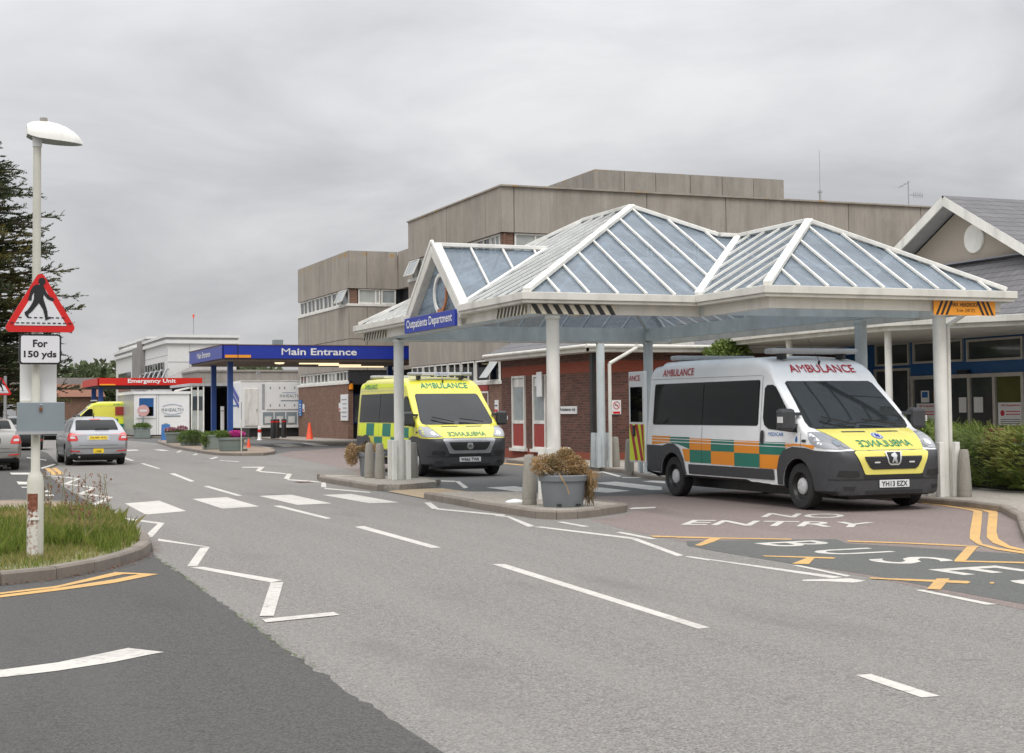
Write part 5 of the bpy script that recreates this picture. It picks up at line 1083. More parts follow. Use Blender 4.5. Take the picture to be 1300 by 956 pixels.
for y in (13.30, 11.74, 10.90, 9.92, 8.86): OW.slab(ds, 17-y-.05, 17-y+.05, .1, 2.26, -.1, .0)
dsf = ds.build('door_screen', 'alu', ob)
for i, (y1, y0) in enumerate(((13.25, 11.79), (11.69, 10.95), (10.85, 9.97), (9.87, 8.91))):
    k = MB(); k.quad(OW.p(17-y1, .95, -.06), OW.p(17-y0, .95, -.06), OW.p(17-y0, 2.26, -.06), OW.p(17-y1, 2.26, -.06)); k.build('pane', 'yelint' if i == 3 else 'glass', dsf)
for y1, y0, z0, z1, m_ in ((13.15, 11.85, 1.02, 1.60, 'cloth'), (9.82, 8.94, 1.02, 1.60, 'cloth'), (12.95, 12.6, 1.63, 1.95, 'cloth'), (12.4, 11.95, 1.65, 1.95, 'amber'), (11.35, 11.05, 1.35, 1.75, 'cloth'), (10.75, 10.4, 1.35, 1.75, 'cloth')):
    k = MB(); OW.slab(k, 17-y1, 17-y0, z0, z1, -.055, -.045); n_ = k.build('poster', m_, dsf)
    if y1-y0 > .8:
        letters('lettering', 'All Outpatients', OW.p(17-y1+.12, 1.49, -.04), (0, -.72, 0), (0, 0, .07), 'posterred', n_, .02)
        MB().cyl(OW.p(17-y1+.17, 1.33, -.045), OW.p(17-y1+.17, 1.33, -.038), .075, n=20).build('dot', 'posterred', n_)
        for q in (1.36, 1.29): k = MB(); OW.slab(k, 17-y1+.30, 17-y0-.06, q, q+.025, -.044, -.040); k.build('print', 'posterred', n_)
        for q in (1.16, 1.11, 1.06): k = MB(); OW.slab(k, 17-y1+.1, 17-y0-.06, q, q+.015, -.044, -.040); k.build('print', 'blacktxt', n_)
    elif y1 == 12.95: k = MB(); OW.slab(k, 17-y1+.05, 17-y0-.05, 1.76, 1.92, -.044, -.040); k.build('symbol', 'poster', n_)
k = MB(); OW.slab(k, 17-11.3, 17-10.9, 2.38, 2.46, -.08, .05); k.build('door_sensor', 'black', ob)
MB().quad((18.2, 17, .1), (18.2, 3, .1), (18.2, 3, 3.3), (18.2, 17, 3.3)).build('inner_wall', 'glass_bl', ob)
# entrance porch roof
pr_ = [(12.45, 13.6), (12.41, 8.15), (14.12, 5.38), (16.95, 3.2), (16.95, 16.4), (12.8, 16.4)]
MB().prism(pr_, 3.40, 3.55).build('porch_roof', 'cream', ob, bevel=.01); MB().prism([(x+.12 if x < 16 else x, y) for x, y in pr_], 3.30, 3.40).build('porch_soffit', 'cream', ob)
for x, y in ((12.8, 8.55), (12.85, 12.95), (16.2, 4.4)):
    c_ = MB().cyl((x, y, .1), (x, y, 3.32), .085, .085, 16).build('porch_post', 'white', ob, 40)
# gable and roofs
gp, ge0, ge1, gzp, gze = 13.56, 10.4, 16.75, 7.15, 5.45
k = MB(); k.xprism([(ge0, 3.5), (ge1, 3.5), (ge1, gze), (gp, gzp), (ge0, gze)], 19.0, 19.25); k.build('gable_wall', plain('gable_render', (.37, .325, .27), .9, var=.12, nscale=25), ob)
for sgn, ye in ((1, ge1+.55), (-1, ge0-.55)):
    sl_ = (gzp-gze)/(ge1-gp); zt = gzp+.32; ze = zt-sl_*abs(ye-gp)*(1 if sgn > 0 else 1.0)
    MB().bar((18.42+.004*sgn, gp-.0, zt-.12), (18.42+.004*sgn, ye, ze-.12), .05, .26).build('barge_board', 'white', ob)
    MB().quad((18.40, gp, zt+.03), (18.40, ye, ze+.03), (32, ye, ze+.03), (32, gp, zt+.03)).build('roof', 'slate', ob)
    MB().quad((18.42, gp, zt-.22), (18.42, ye, ze-.22), (19.05, ye, ze-.22), (19.05, gp, zt-.22)).build('soffit', 'greybar', ob)
MB().lathe([(.001, .03), (.30, .03), (.34, .05), (.40, .05), (.42, 0)], n=32, axis='y').build('round_vent', 'white', ob, 30)
rv = [o for o in ob.children if o.name.startswith('round_vent')][0]; rv.rotation_euler = (0, 0, R(90)); rv.location = (18.99, 12.95, 6.22)
MB().quad((16.75, 17.3, 3.62), (16.75, 3, 3.62), (18.95, 3, 5.55), (18.95, 17.3, 5.55)).build('lower_roof', 'slate', ob)
MB().bar((18.9, 17.3, 5.58), (18.9, 3, 5.58), .30, .03).build('lead_flashing', plain('lead', (.22, .24, .28), .5), ob)
MB().box(19, 32, 17.0, 17.3, 0, 5.4).box(17, 19, 16.9, 17.3, 0, 3.5).build('side_wall', 'brick_d', ob)
MB().box(19.25, 32, 10.4, 16.9, 0, 5.2).build('core', 'darkvoid', ob)
# roof aerials
def fine(name, label, cat): return thing(name, label, cat)
t = thing('radio_mast', 'tall thin whip aerial on the hospital parapet', 'aerial', (24.85, 29.4, 8.2)); MB().cyl((0, 0, 0), (0, 0, 2.0), .045, .045, 8).cyl((0, 0, 2.0), (0, 0, 3.6), .014, .010, 6).build('mast', 'steel', t); k = MB(); [k.box(-.09, .09, -.04, .04, z, z+.04) for z in (.4, 1.0, 1.5, 1.9)]; k.build('bracket', 'steel', t)
t = thing('tv_aerial', 'small television aerial with side rods near the right end of the concrete parapet', 'aerial', (31.06, 32, 9.4)); MB().cyl((0, 0, 0), (0, 0, 1.85), .025, .025, 6).build('mast', 'steel', t)
k = MB(); k.bar((-.45, 0, 1.55), (.1, 0, 1.85), .02, .02); [k.bar((-.4+i*.15, -.2, 1.58+i*.08), (-.4+i*.15, .2, 1.58+i*.08), .014, .014) for i in range(3)]; k.build('dipole', 'steel', t)
k = MB(); k.bar((0, 0, 1.25), (.75, 0, 1.25), .025, .025); [k.bar((.28+i*.11, 0, 1.13), (.28+i*.11, 0, 1.37), .02, .02) for i in range(5)]; k.build('yagi', 'steel', t)

# Main Entrance canopy
me_ = thing('entrance_canopy', 'flat blue Main Entrance canopy on blue posts', 'canopy', (0, 0, 0))
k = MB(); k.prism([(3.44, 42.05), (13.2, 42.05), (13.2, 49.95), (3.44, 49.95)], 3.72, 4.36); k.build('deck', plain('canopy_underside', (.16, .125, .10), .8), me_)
f1 = MB().box(3.39, 13.2, 41.97, 42.04, 3.83, 4.40).build('fascia', 'blue', me_); f2 = MB().box(3.36, 3.43, 41.97, 50.04, 3.832, 4.398).build('fascia', 'blue', me_)
MB().box(3.33, 13.2, 41.95, 50.1, 4.40, 4.43).build('roof_edge', 'brick', me_)
letters('lettering', 'Main Entrance', (5.92, 41.955, 3.98), (3.33, 0, 0), (0, 0, .30), 'white_clean', f1, .02)
letters('lettering', 'Main Entrance', (3.35, 47.9, 4.0), (0, -3.3, 0), (0, 0, .26), 'white_clean', f2, .02)
lab(MB().box(3.49, 4.59, 41.94, 41.965, 3.86, 3.98).build('headroom_strip', 'orange', me_), 'orange headroom strip'); MB().box(4.02, 4.05, 41.93, 41.965, 3.83, 4.40).build('joint', 'black', me_)
for x, y in ((4.13, 48), (3.95, 43.2), (12.6, 48)):
    k = MB(); k.box(x-.11, x+.11, y-.11, y+.11, .1, 3.72); k.build('post', 'blue_post', me_)
for i, (a, b, y) in enumerate(((7.2, 9.0, 44), (8.6, 10.6, 46), (10.2, 12.4, 48.3))): MB().box(a, b, y, y+.12, 3.66, 3.715).build('strip_lamp', 'lit', me_)
MB().lathe([(.001, 3.64), (.2, 3.66), (.22, 3.715)], (6.2, 43.6, 0), 14).build('round_lamp', 'lit', me_)
# Emergency Unit canopy
em = thing('emergency_canopy', 'flat red Emergency Unit canopy on dark blue posts', 'canopy', (0, 0, 0))
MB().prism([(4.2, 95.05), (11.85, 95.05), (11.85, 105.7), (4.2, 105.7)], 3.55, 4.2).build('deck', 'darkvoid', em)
f1 = MB().box(4.11, 11.95, 94.95, 95.04, 3.70, 4.26).build('fascia', 'redsign', em); f2 = MB().box(4.08, 4.17, 94.95, 105.8, 3.702, 4.258).build('fascia', 'redsign', em)
letters('lettering', 'Emergency Unit', (6.32, 94.93, 3.79), (3.6, 0, 0), (0, 0, .40), 'white_clean', f1, .025)
lab(MB().box(4.25, 5.4, 94.92, 94.945, 3.70, 3.80).build('headroom_strip', 'orange', em), 'orange headroom strip')
for x, y in ((4.58, 102), (4.5, 96.5), (11.2, 96.5)): MB().box(x-.17, x+.17, y-.17, y+.17, 0, 3.55).build('post', 'blue_post', em)
# white office cabin
cb = thing('portable_cabin', 'white portable cabin with blue blind window behind the planters', 'cabin', (0, 0, 0))
MB().box(4.0, 7.42, 74, 82, .2, 2.75).build('wall', 'white_clean', cb); MB().box(3.94, 7.48, 73.92, 82.1, 2.75, 2.92).build('roof', 'white_clean', cb); MB().box(4.1, 7.3, 74.1, 81, .02, .2).build('skirt', 'black', cb)
MB().box(3.99, 4.0, 74, 82, .2, 2.75).build('side_sheet', 'greybar', cb)
wf = MB().box(4.16, 5.33, 73.95, 73.99, 1.26, 2.60).build('window', 'white_clean', cb); MB().box(4.30, 5.19, 73.94, 73.948, 1.39, 2.50).build('pane', 'navy', wf); MB().box(4.34, 5.15, 73.932, 73.938, 1.39, 1.95).build('pane_dark', 'vglass', wf)
MB().box(5.36, 5.38, 73.985, 73.995, .2, 2.75).box(5.5, 5.52, 73.985, 73.995, .2, 2.75).build('panel_joint', 'greybar', cb)
letters('lettering', 'INHEALTH', (5.69, 73.98, 1.66), (1.34, 0, 0), (0, 0, .20), 'boxgrey', cb, .01)
for z0, hh, m2 in ((1.98, .14, 1), (1.60, .14, -1)):
    k = MB(); [k.bar((5.75+i*.15, 73.98, z0+m2*hh*math.sin(math.pi*i/8)*.9), (5.75+(i+1)*.15, 73.98, z0+m2*hh*math.sin(math.pi*(i+1)/8)*.9), .01, .025, up=(0, 1, 0)) for i in range(8)]; k.build('logo_arc', 'poster', cb)
MB().box(5.85, 6.85, 73.975, 73.985, 1.33, 1.40).build('logo_line', 'boxgrey', cb)
# covered walkway beside it
wk = thing('covered_walkway', 'dark glazed covered walkway between the white cabin and the scanner trailer', 'walkway', (0, 0, 0))
MB().box(7.6, 11.2, 82, 82.2, .1, 3.3).build('back_wall', 'darkvoid', wk); MB().box(7.45, 11.2, 73.9, 82, 3.25, 3.42).build('roof', 'greybar', wk); MB().box(11.0, 11.2, 74, 82, .1, 3.25).build('side_wall', 'darkvoid', wk)
for a in (7.55, 7.95, 8.3): MB().box(a-.04, a+.04, 73.95, 74.05, .1, 3.25).build('post', 'white', wk)
MB().box(7.6, 8.26, 73.99, 74.01, .1, 3.0).build('door_pane', 'glass_bl', wk); MB().box(7.62, 8.24, 73.98, 73.988, 1.7, 2.6).build('pane', 'glass', wk)
MB().bar((6.6, 74.5, 2.95), (8.4, 74.5, 3.35), .5, .1).build('lean_to_roof', 'cream', wk)
# scanner trailer
tr = thing('scanner_trailer', 'big white medical scanner trailer with black skirt beside the brown brick wall', 'trailer', (0, 0, 0))
MB().box(9.0, 19, 66, 69, .62, 3.36).build('body', 'white_clean', tr, bevel=.04); MB().box(9.6, 18.5, 66.2, 68.8, .12, .62).build('skirt', 'black', tr)
MB().box(9.02, 19.02, 65.97, 68, 3.36, 3.42).build('roof_rim', 'white', tr)
MB().box(9.25, 10.05, 65.94, 65.99, .75, 2.95).build('door', 'white', tr, bevel=.02); MB().box(9.95, 9.99, 65.90, 65.94, 1.6, 1.75).build('handle', 'steel', tr)
MB().box(10.3, 10.45, 65.95, 65.99, 1.75, 3.2).build('grey_panel', 'greybar', tr)
for a in (10.35, 11.05, 11.75, 12.45):
    o_ = MB().box(a, a+.62, 65.95, 65.99, .85, 1.55).build('vent_bay', 'boxgrey', tr); MB().box(a+.1, a+.5, 65.93, 65.948, .9, 1.3).build('fan_unit', 'lens', o_)
bd = MB().box(10.55, 14.5, 65.94, 65.98, 1.72, 3.24).build('sign_panel', 'white_clean', tr)
letters('lettering', 'INHEALTH', (11.35, 65.93, 2.42), (1.2, 0, 0), (0, 0, .17), 'boxgrey', bd, .01); MB().box(11.4, 12.5, 65.925, 65.935, 2.2, 2.25).build('logo_line', 'boxgrey', bd); MB().box(11.5, 12.3, 65.925, 65.935, 2.68, 2.70).build('logo_arc', 'poster', bd)
for a in (10.75, 11.3, 11.6, 12.2, 12.45):
    for z in (1.95, 2.98): MB().box(a, a+.07, 65.92, 65.94, z-.06, z+.06).build('bracket', 'boxgrey', bd)
MB().box(8.985, 8.999, 66.4, 68.6, 1.9, 2.0).build('stripe', 'poster', tr)
MB().bar((8.97, 66.3, 2.3), (8.97, 68.3, 3.1), .02, .3).bar((8.97, 66.3, 1.9), (8.97, 68.3, 2.7), .02, .2).build('stripe', 'blue', tr)
MB().cyl((10.2, 66.6, 3.42), (10.2, 66.6, 3.75), .03, n=8).box(10.1, 10.3, 66.5, 66.7, 3.75, 3.95).build('roof_light', 'steel', tr)
# grey concrete link building
cl = thing('link_building', 'low grey concrete link building seen under the Main Entrance canopy', 'building', (0, 0, 0))
MB().box(12.05, 24, 97, 105, 0, 4.8).build('wall', 'conc2', cl); MB().box(12.0, 24.1, 96.9, 105.1, 4.8, 4.95).build('roof_edge', 'conc2', cl)
MB().quad((11.2, 107, 4.6), (16, 107, 4.9), (17, 109.5, 6.0), (14.4, 109.5, 6.0)).build('pitched_roof', 'tower', cl)
# white clad building
wb = thing('white_clad_building', 'white clad two storey building with grey bands far behind the Emergency Unit canopy', 'building', (0, 0, 0))
def clad(x0, x1, y0, y1, z, name='wall'):
    MB().box(x0, x1, y0, y1, 0, z-.75).build(name, 'clad', wb)
    k = MB(); k.box(x0-.25, x1+.25, y0-.25, y1+.2, z-.75, z-.45); k.box(x0-.3, x1+.3, y0-.3, y1+.2, z-.22, z); k.build('cornice', 'clad', wb)
    MB().box(x0-.15, x1+.15, y0-.15, y1+.1, z-.45, z-.22).build('grey_band', 'cladgrey', wb)
clad(11.65, 17.6, 110, 126, 8.36); clad(11.65, 16, 131, 146, 8.15)
MB().box(11.35, 14, 126.2, 130.8, 0, 8.0).build('stair_tower', 'tower', wb); MB().box(11.2, 14, 123.8, 126.2, 0, 8.5).build('stair_tower', 'tower', wb)
clad(12.6, 15.6, 128, 150, 9.1)
k = MB(); [k.box(11.63, 11.66, 110, 126, z, z+.03) for z in (3, 4.2, 5.4, 6.6)]; [k.box(11.65, 17.6, 109.97, 110.0, z, z+.03) for z in (3, 4.5, 6)]; [k.box(x, x+.03, 109.97, 110.0, 0, 7.6) for x in (13.5, 15.5)]; k.build('panel_joint', 'greybar', wb)
wr_ = MB().box(11.58, 11.62, 112.0, 123.4, 4.7, 6.05).build('window_row', 'vglass', wb); [MB().box(11.54, 11.58, 112+i*1.6, 112.2+i*1.6, 4.7, 6.05).build('mullion', 'cladgrey', wr_) for i in range(8)]
MB().box(11.58, 11.62, 134, 143.5, 3.9, 5.8).build('window_row', 'glass', wb)
k = MB(); [k.bar((10.4, y, 3.6), (11.4, y+1, 5.4), .12, .12) for y in range(108, 124, 3)]; k.bar((10.4, 106, 3.7), (10.4, 124, 3.7), .12, .12); k.bar((11.4, 108, 5.3), (11.4, 124, 5.3), .12, .12); k.build('escape_stair', 'greybar', wb)
t = thing('windsock_mast', 'thin mast with orange windsock standing above the white clad building', 'mast', (14.2, 112, 8.3)); MB().cyl((0, 0, 0), (0, 0, 1.9), .04, n=6).build('mast', 'steel', t); MB().cyl((0, 0, 1.65), (0, 0, 1.98), .04, .10, 8).build('windsock', 'cone', t)
# far red brick building
rb = thing('far_brick_building', 'long low building with orange red tiled roof beyond the car park at the left', 'building', (0, 0, 0))
MB().box(-22, 10.8, 152, 162, 0, 3.6).build('wall', 'brick', rb); MB().quad((-22.4, 151.5, 3.5), (11.2, 151.5, 3.5), (11.2, 157, 5.0), (-22.4, 157, 5.0)).build('roof', 'brick_far', rb); MB().box(-22, 11, 157, 164, 4.6, 5.75).build('upper_wall', 'tower', rb)
gb = thing('far_grey_building', 'low pale grey building at the far left behind the parked cars', 'building', (0, 0, 0)); MB().box(-30, -1.2, 104, 112, 0, 3.3).build('wall', 'greybar', gb); MB().box(-30.2, -1.1, 103.8, 112, 3.3, 3.6).build('roof', 'tower', gb)
for i in range(6): MB().box(-11+i*1.6, -10.2+i*1.6, 103.9, 103.99, 1.2, 2.3).build('window', 'vglass', gb)

# ---------------------------------------------------------------- street furniture
lp = thing('street_lamp', 'cream street lamp post with peeling base and white hooded lantern on the grass verge', 'street lamp', (-7.52, -5.41, .08))
MB().lathe([(.080, 0), (.080, .78), (.068, .84), (.044, .88), (.042, 2.4), (.038, 4.20)], n=20).build('post', 'pole', lp, 40)
k = MB(); [k.quad(*[(.0815*math.cos(R(a)), .0815*math.sin(R(a)), z) for a, z in ((q, .05), (q+12, .05), (q+12, .66), (q, .66))]) for q in range(198, 276, 12)]; lab(k.build('peeling_paint', 'peel', lp), 'rusty peeling paint on the door of the post')
MB().box(-.055, .03, -.088, -.07, .40, .425).build('door_catch', 'white', lp)
# lantern: hood sweeping forward to the right
S_ = []
hood = MB(); n = 14; prof = [(-.10, .10, .11, .225), (-.06, .12, .09, .248), (.01, .145, .07, .262), (.10, .155, .06, .262), (.20, .15, .052, .243), (.28, .135, .048, .213), (.35, .11, .045, .172), (.40, .075, .043, .128), (.44, .02, .043, .07)]
rings = []
for x, w_, zb_, zt in prof:
    rings.append([(x, w_*math.cos(math.pi*i/n), 4.12+zb_+(zt-zb_)*math.sin(math.pi*i/n)) for i in range(n+1)])
vs = [p for r_ in rings for p in r_]; m_ = n+1; fs = [(j*m_+i, j*m_+i+1, (j+1)*m_+i+1, (j+1)*m_+i) for j in range(len(rings)-1) for i in range(n)]
fs.append(tuple(range(m_)))
hd = hood.add(vs, fs).build('lantern', 'white', lp, 50); MB().quad(*[(x, w_, 4.12+b_+.003) for x, w_, b_, _ in prof], *[(x, -w_, 4.12+b_+.003) for x, w_, b_, _ in prof][::-1]).build('diffuser', 'boxgrey', hd)
MB().cyl((0, 0, 4.12), (0, 0, 4.26), .046, .046, 14).build('spigot', 'white_clean', lp, 40); MB().cyl((.06, 0, 4.37), (.06, 0, 4.415), .042, .036, 14).build('photocell', 'bollard', hd, 40)
def rtri(c, w_, h_, r_, n_=6):        # rounded triangle, x-z
    P_ = [Vector((c[0], c[1]+h_)), Vector((c[0]-w_/2, c[1])), Vector((c[0]+w_/2, c[1]))]; out_ = []
    for i in range(3):
        p, a, b = P_[i], P_[i-1], P_[(i+1) % 3]; da, db = (a-p).normalized(), (b-p).normalized()
        ang = math.acos(da.dot(db))/2; L_ = r_/math.tan(ang); s_, e_ = p+da*L_, p+db*L_; cc = p+(da+db).normalized()*(r_/math.sin(ang))
        a0 = math.atan2(s_.y-cc.y, s_.x-cc.x); a1 = math.atan2(e_.y-cc.y, e_.x-cc.x)
        while a1-a0 > math.pi: a1 -= 2*math.pi
        while a0-a1 > math.pi: a1 += 2*math.pi
        out_ += [(cc.x+r_*math.cos(a0+(a1-a0)*j/n_), cc.y+r_*math.sin(a0+(a1-a0)*j/n_)) for j in range(n_+1)]
    return out_
PED = [(-.035, .375), (-.065, .36), (-.09, .32), (-.105, .265), (-.115, .235), (-.10, .225), (-.082, .228), (-.078, .27), (-.058, .305), (-.062, .235), (-.085, .185), (-.12, .135), (-.145, .12), (-.14, .095), (-.115, .065), (-.10, .07), (-.112, .095), (-.07, .135), (-.015, .205), (.02, .15), (.035, .10), (.045, .045), (.065, .055), (.10, .068), (.095, .078), (.065, .080), (.062, .13), (.04, .20), (.025, .25), (.028, .285), (.06, .245), (.10, .225), (.125, .235), (.115, .252), (.085, .265), (.055, .30), (.035, .345), (.02, .375)]
def warning_sign(par, y, zc_, w_, ped=True):
    k = lambda nm, pl, d, mt, p: MB().vprism(pl, y-d, y-d+.004).build(nm, mt, p)
    h_ = w_*.866
    MB().vprism(rtri((0, zc_), w_, h_, .045), y, y+.02).build('sign_back', 'greybar', par)
    pl_ = k('sign_plate', rtri((0, zc_), w_, h_, .045), .006, 'signred', par)
    k('sign_field', rtri((0, zc_+w_*.09), w_*.70, w_*.70*.866, .006), .011, 'signwhite', pl_)
    s_ = w_/.70
    def T2(p): return (p[0]*s_*1.02, zc_+(p[1]*s_*1.05+.065*s_))
    k('pedestrian', [T2(p) for p in PED], .016, 'blacktxt', pl_)
    k('pedestrian_head', [T2((.012+.033*math.cos(R(a)), .405+.033*math.sin(R(a)))) for a in range(0, 360, 20)], .016, 'blacktxt', pl_)
    for zq, xs_ in ((.062, [-.27+i*.0475 for i in range(12)]), (.112, [-.20, -.11, -.06, -.01, .09, .14, .19])):
        m2 = MB()
        for x_ in xs_:
            a = T2((x_, zq-.045)); m2.box(a[0], a[0]+.03*s_, y-.0165, y-.0125, a[1], a[1]+.009*s_)
        m2.build('dashes', 'blacktxt', pl_)
ws = thing('warning_sign', 'large red triangle pedestrian crossing sign fixed on the cream lamp post', 'road sign', (-7.49, -5.49, .08), R(1)); warning_sign(ws, -.03, 2.255, .72)
MB().box(-.09, .09, -.02, .14, 2.40, 2.44).build('clamp', 'steel', ws)
sp_ = thing('plate_sign', 'white For 150 yds plate directly below the large triangle sign', 'road sign', (-7.49, -5.49, .08), R(1))
MB().vprism(rpoly(-.20, .20, 1.935, 2.235, .03), -.03, -.01).build('plate_back', 'greybar', sp_); bb = MB().vprism(rpoly(-.20, .20, 1.935, 2.235, .03), -.035, -.031).build('border', 'blacktxt', sp_); MB().vprism(rpoly(-.183, .183, 1.952, 2.218, .02), -.040, -.036).build('field', 'signwhite', bb)
letters('lettering', 'For', (-.07, -.042, 2.105), (.14, 0, 0), (0, 0, .075), 'blacktxt', bb, .03); letters('lettering', '150 yds', (-.155, -.042, 1.985), (.31, 0, 0), (0, 0, .085), 'blacktxt', bb, .03)
bk_ = thing('sign_board', 'blank white board strapped behind the lamp post under the yards plate', 'sign', (-7.49, -5.49, .08), R(1)); MB().box(-.175, .175, .14, .16, 1.56, 2.01).build('board', 'white_clean', bk_); MB().box(-.17, .0, .10, .14, 1.53, 1.58).build('strap', 'cream', bk_)
gx_ = thing('grey_box', 'grey metal flap box with padlock on the lamp post below the signs', 'box', (-7.49, -5.49, .08), R(1)); MB().box(-.215, .235, -.05, .02, 1.27, 1.56).build('case', 'boxgrey', gx_, bevel=.006); MB().box(-.225, .235, -.056, .03, 1.245, 1.275).build('lower_lip', 'greybar', gx_); MB().box(-.008, .02, -.07, -.052, 1.47, 1.51).build('padlock', 'rust', gx_, bevel=.006); MB().tube([(-.004, -.06, 1.51), (-.004, -.06, 1.535), (.016, -.06, 1.535), (.016, -.06, 1.51)], .004, 6).build('shackle', 'steel', gx_)
w2 = thing('warning_sign', 'smaller red triangle pedestrian sign on its own grey pole at the left edge', 'road sign', (-6.40, 23.5, .004)); warning_sign(w2, -.05, 2.08, .62); MB().cyl((.12, 0, 0), (.12, 0, 2.62), .045, n=12).build('pole', 'steel', w2, 40)
# planters
def planter(name, label, loc, r, h, mat, sy=1.0, sq=False, saucer=False, group=None):
    t = thing(name, label, 'planter', loc, 0, group)
    if sq: MB().prism([(-r*.9, -r*.7), (r*.9, -r*.7), (r, r*.7), (-r, r*.7)], 0, h).build('tub', mat, t, bevel=.02); MB().box(-r*1.05, r*1.05, -r*.75, r*.75, h, h+.05).build('rim', mat, t, bevel=.01)
    else:
        MB().lathe([(r*.80, 0), (r*.82, .02), (r*.93, h-.09), (r*1.0, h-.085), (r*1.02, h-.01), (r*.97, h), (r*.90, h-.03), (r*.86, h-.12), (.001, h-.12)], n=36, sy=sy).build('tub', mat, t, 35)
    if saucer: MB().lathe([(r*.6, 0), (r*.95, 0), (r*1.0, .08), (r*.9, .08)], (r*.1, -r*.4, -.0), 28, sy=sy).build('saucer', mat, t, 35)
    return t
rn = random.Random(3)
p1 = planter('planter', 'round grey planter overflowing with dead brown plants on the near island', (.14, -.98, .115), .355, .46, 'planter')
k = MB()
for c, r_, n_ in (((-.29, -.02, .60), (.22, .20, .17), 1500), ((.02, .0, .63), (.26, .25, .19), 2300), ((.25, .02, .55), (.15, .22, .17), 1100), ((.05, .02, .76), (.12, .14, .10), 600)): clump(k, c, r_, n_, .055, rn, shell=.2, aspect=4)
k.build('dead_plants', 'dead', p1)
k = MB()
for _ in range(420):
    a = rn.gauss(0, .35); z0 = .08+.46*rn.random()**.6; x0 = .37+rn.gauss(0, .012+.05*(z0-.05)); y0 = -.12+rn.gauss(0, .05+.16*(z0-.05)); l = rn.uniform(.05, .13)
    k.bar((x0, y0, z0), (x0+rn.gauss(0, .02), y0+rn.gauss(0, .02), z0-l), .008, .004)
k.build('trailing_stems', 'dead', p1)
for _ in range(3):
    k = MB(); k.tube([(-.22, -.36, .50), (-.18+rn.gauss(0, .01), -.41, .40), (-.12, -.42, .30), (-.09+rn.gauss(0, .01), -.42, .20)], .005, 4); k.build('hanging_stem', 'dead', p1)
for a in (-100, -60): MB().box(-.035, .035, -.01, .01, .02, .05).build('foot_slot', 'black', p1); 
for i, o_ in enumerate([o for o in p1.children if o.name.startswith('foot_slot')]): o_.location = (.32*math.cos(R((-125, -72)[i])), .335*math.sin(R((-125, -72)[i])), .0)
p2 = planter('planter', 'dark grey planter with brown dead plants among the bollards by the far left column', (.62, 10.45, .115), .30, .52, 'planter')
k = MB(); clump(k, (-.05, .0, .60), (.28, .25, .14), 900, .07, rn, shell=.2, aspect=4); clump(k, (-.42, .1, .48), (.16, .2, .26), 1100, .07, rn, shell=.2, aspect=4); k.build('dead_plants', 'dead', p2)
def flowers(t, c, r_, n_, mat, size=.06): k = MB(); clump(k, c, r_, n_, size, rn, shell=.5, aspect=1.3); return k.build('flowers', mat, t)
def leaves(t, c, r_, n_, mat='leaf', size=.12, asp=4): k = MB(); clump(k, c, r_, n_, size, rn, shell=.2, aspect=asp, up=.3); return k.build('leaves', mat, t)
q = planter('planter', 'green grey planter of purple flowers nearest the white cabin', (3.07, 52.1, .11), .54, .5, 'planter2', saucer=False); leaves(q, (0, 0, .52), (.55, .5, .13), 900); flowers(q, (-.25, 0, .62), (.3, .35, .14), 500, 'pink', .08); flowers(q, (.28, 0, .66), (.28, .35, .16), 600, 'pink', .08)
q = planter('planter', 'square planter overgrown with trailing green grass', (2.62, 45.2, .11), .42, .42, 'planter2', sq=True); leaves(q, (0, -.1, .36), (.62, .5, .34), 2600, 'leaf', .16, 6)
q = planter('planter', 'long grey planter with green plants left of the magenta flowers', (2.35, 37.6, .11), .52, .50, 'planter2', sq=True); leaves(q, (0, 0, .58), (.55, .4, .14), 1300); leaves(q, (-.5, -.2, .38), (.18, .3, .3), 700, 'leaf', .14, 6)
q = planter('planter', 'oval grey planter with magenta flowers and green plants on a saucer', (2.3, 34.6, .11), .52, .50, 'planter2', saucer=True); leaves(q, (-.3, 0, .60), (.3, .4, .16), 900); flowers(q, (.18, 0, .62), (.34, .42, .14), 1300, 'magenta', .07)
q = planter('planter', 'small planter with leafy plants and a faded no entry disc beside the white cabin', (4.4, 73.2, .02), .48, .62, 'planter2', sq=True); leaves(q, (0, 0, .72), (.6, .45, .22), 1200, 'leaf', .16, 4)
t = thing('no_entry_sign', 'faded pink no entry disc on a short post behind a planter', 'road sign', (4.48, 73.45, .1)); MB().cyl((0, 0, 0), (0, 0, 1.45), .05, n=10).build('post', 'boxgrey', t); d_ = MB().cyl((0, -.06, 1.62), (0, -.03, 1.62), .36, n=28).build('disc', plain('faded_red', (.62, .36, .34), .5), t); MB().box(-.22, .22, -.07, -.062, 1.56, 1.68).build('bar', 'signwhite', d_)
t = thing('thin_post', 'thin pale marker post in front of the magenta flower planter', 'post', (2.1, 31.75, .1)); MB().cyl((0, 0, 0), (0, 0, 1.2), .02, n=8).build('pole', 'pole', t); MB().cyl((0, 0, 1.2), (0, 0, 1.8), .014, n=8).build('upper_pole', 'boxgrey', t)
t = thing('white_post', 'white square bollard between the two blue canopy posts', 'post', (4.15, 46, .1)); MB().box(-.07, .07, -.07, .07, 0, 1.72).build('post', 'white_clean', t, bevel=.01); MB().box(-.075, .075, -.075, .075, 1.5, 1.55).build('band', 'greybar', t)
def cone(x, y, z, s_, label, mat='cone'):
    t = thing('traffic_cone', label, 'traffic cone', (x, y, z), 0); MB().lathe([(.17*s_, .03), (.15*s_, .06), (.045*s_, .72*s_), (.03*s_, .75*s_), (.001, .75*s_)], n=18).build('cone', mat, t, 40); MB().box(-.2*s_, .2*s_, -.2*s_, .2*s_, 0, .035).build('base', 'black' if s_ > 1 else mat, t); return t
cone(4.0, 39.6, .0, .62, 'small orange cone at the right end of the flower planters'); cone(10.7, 56.2, .0, 1.3, 'tall red traffic cone on the lane before the brown brick wall')
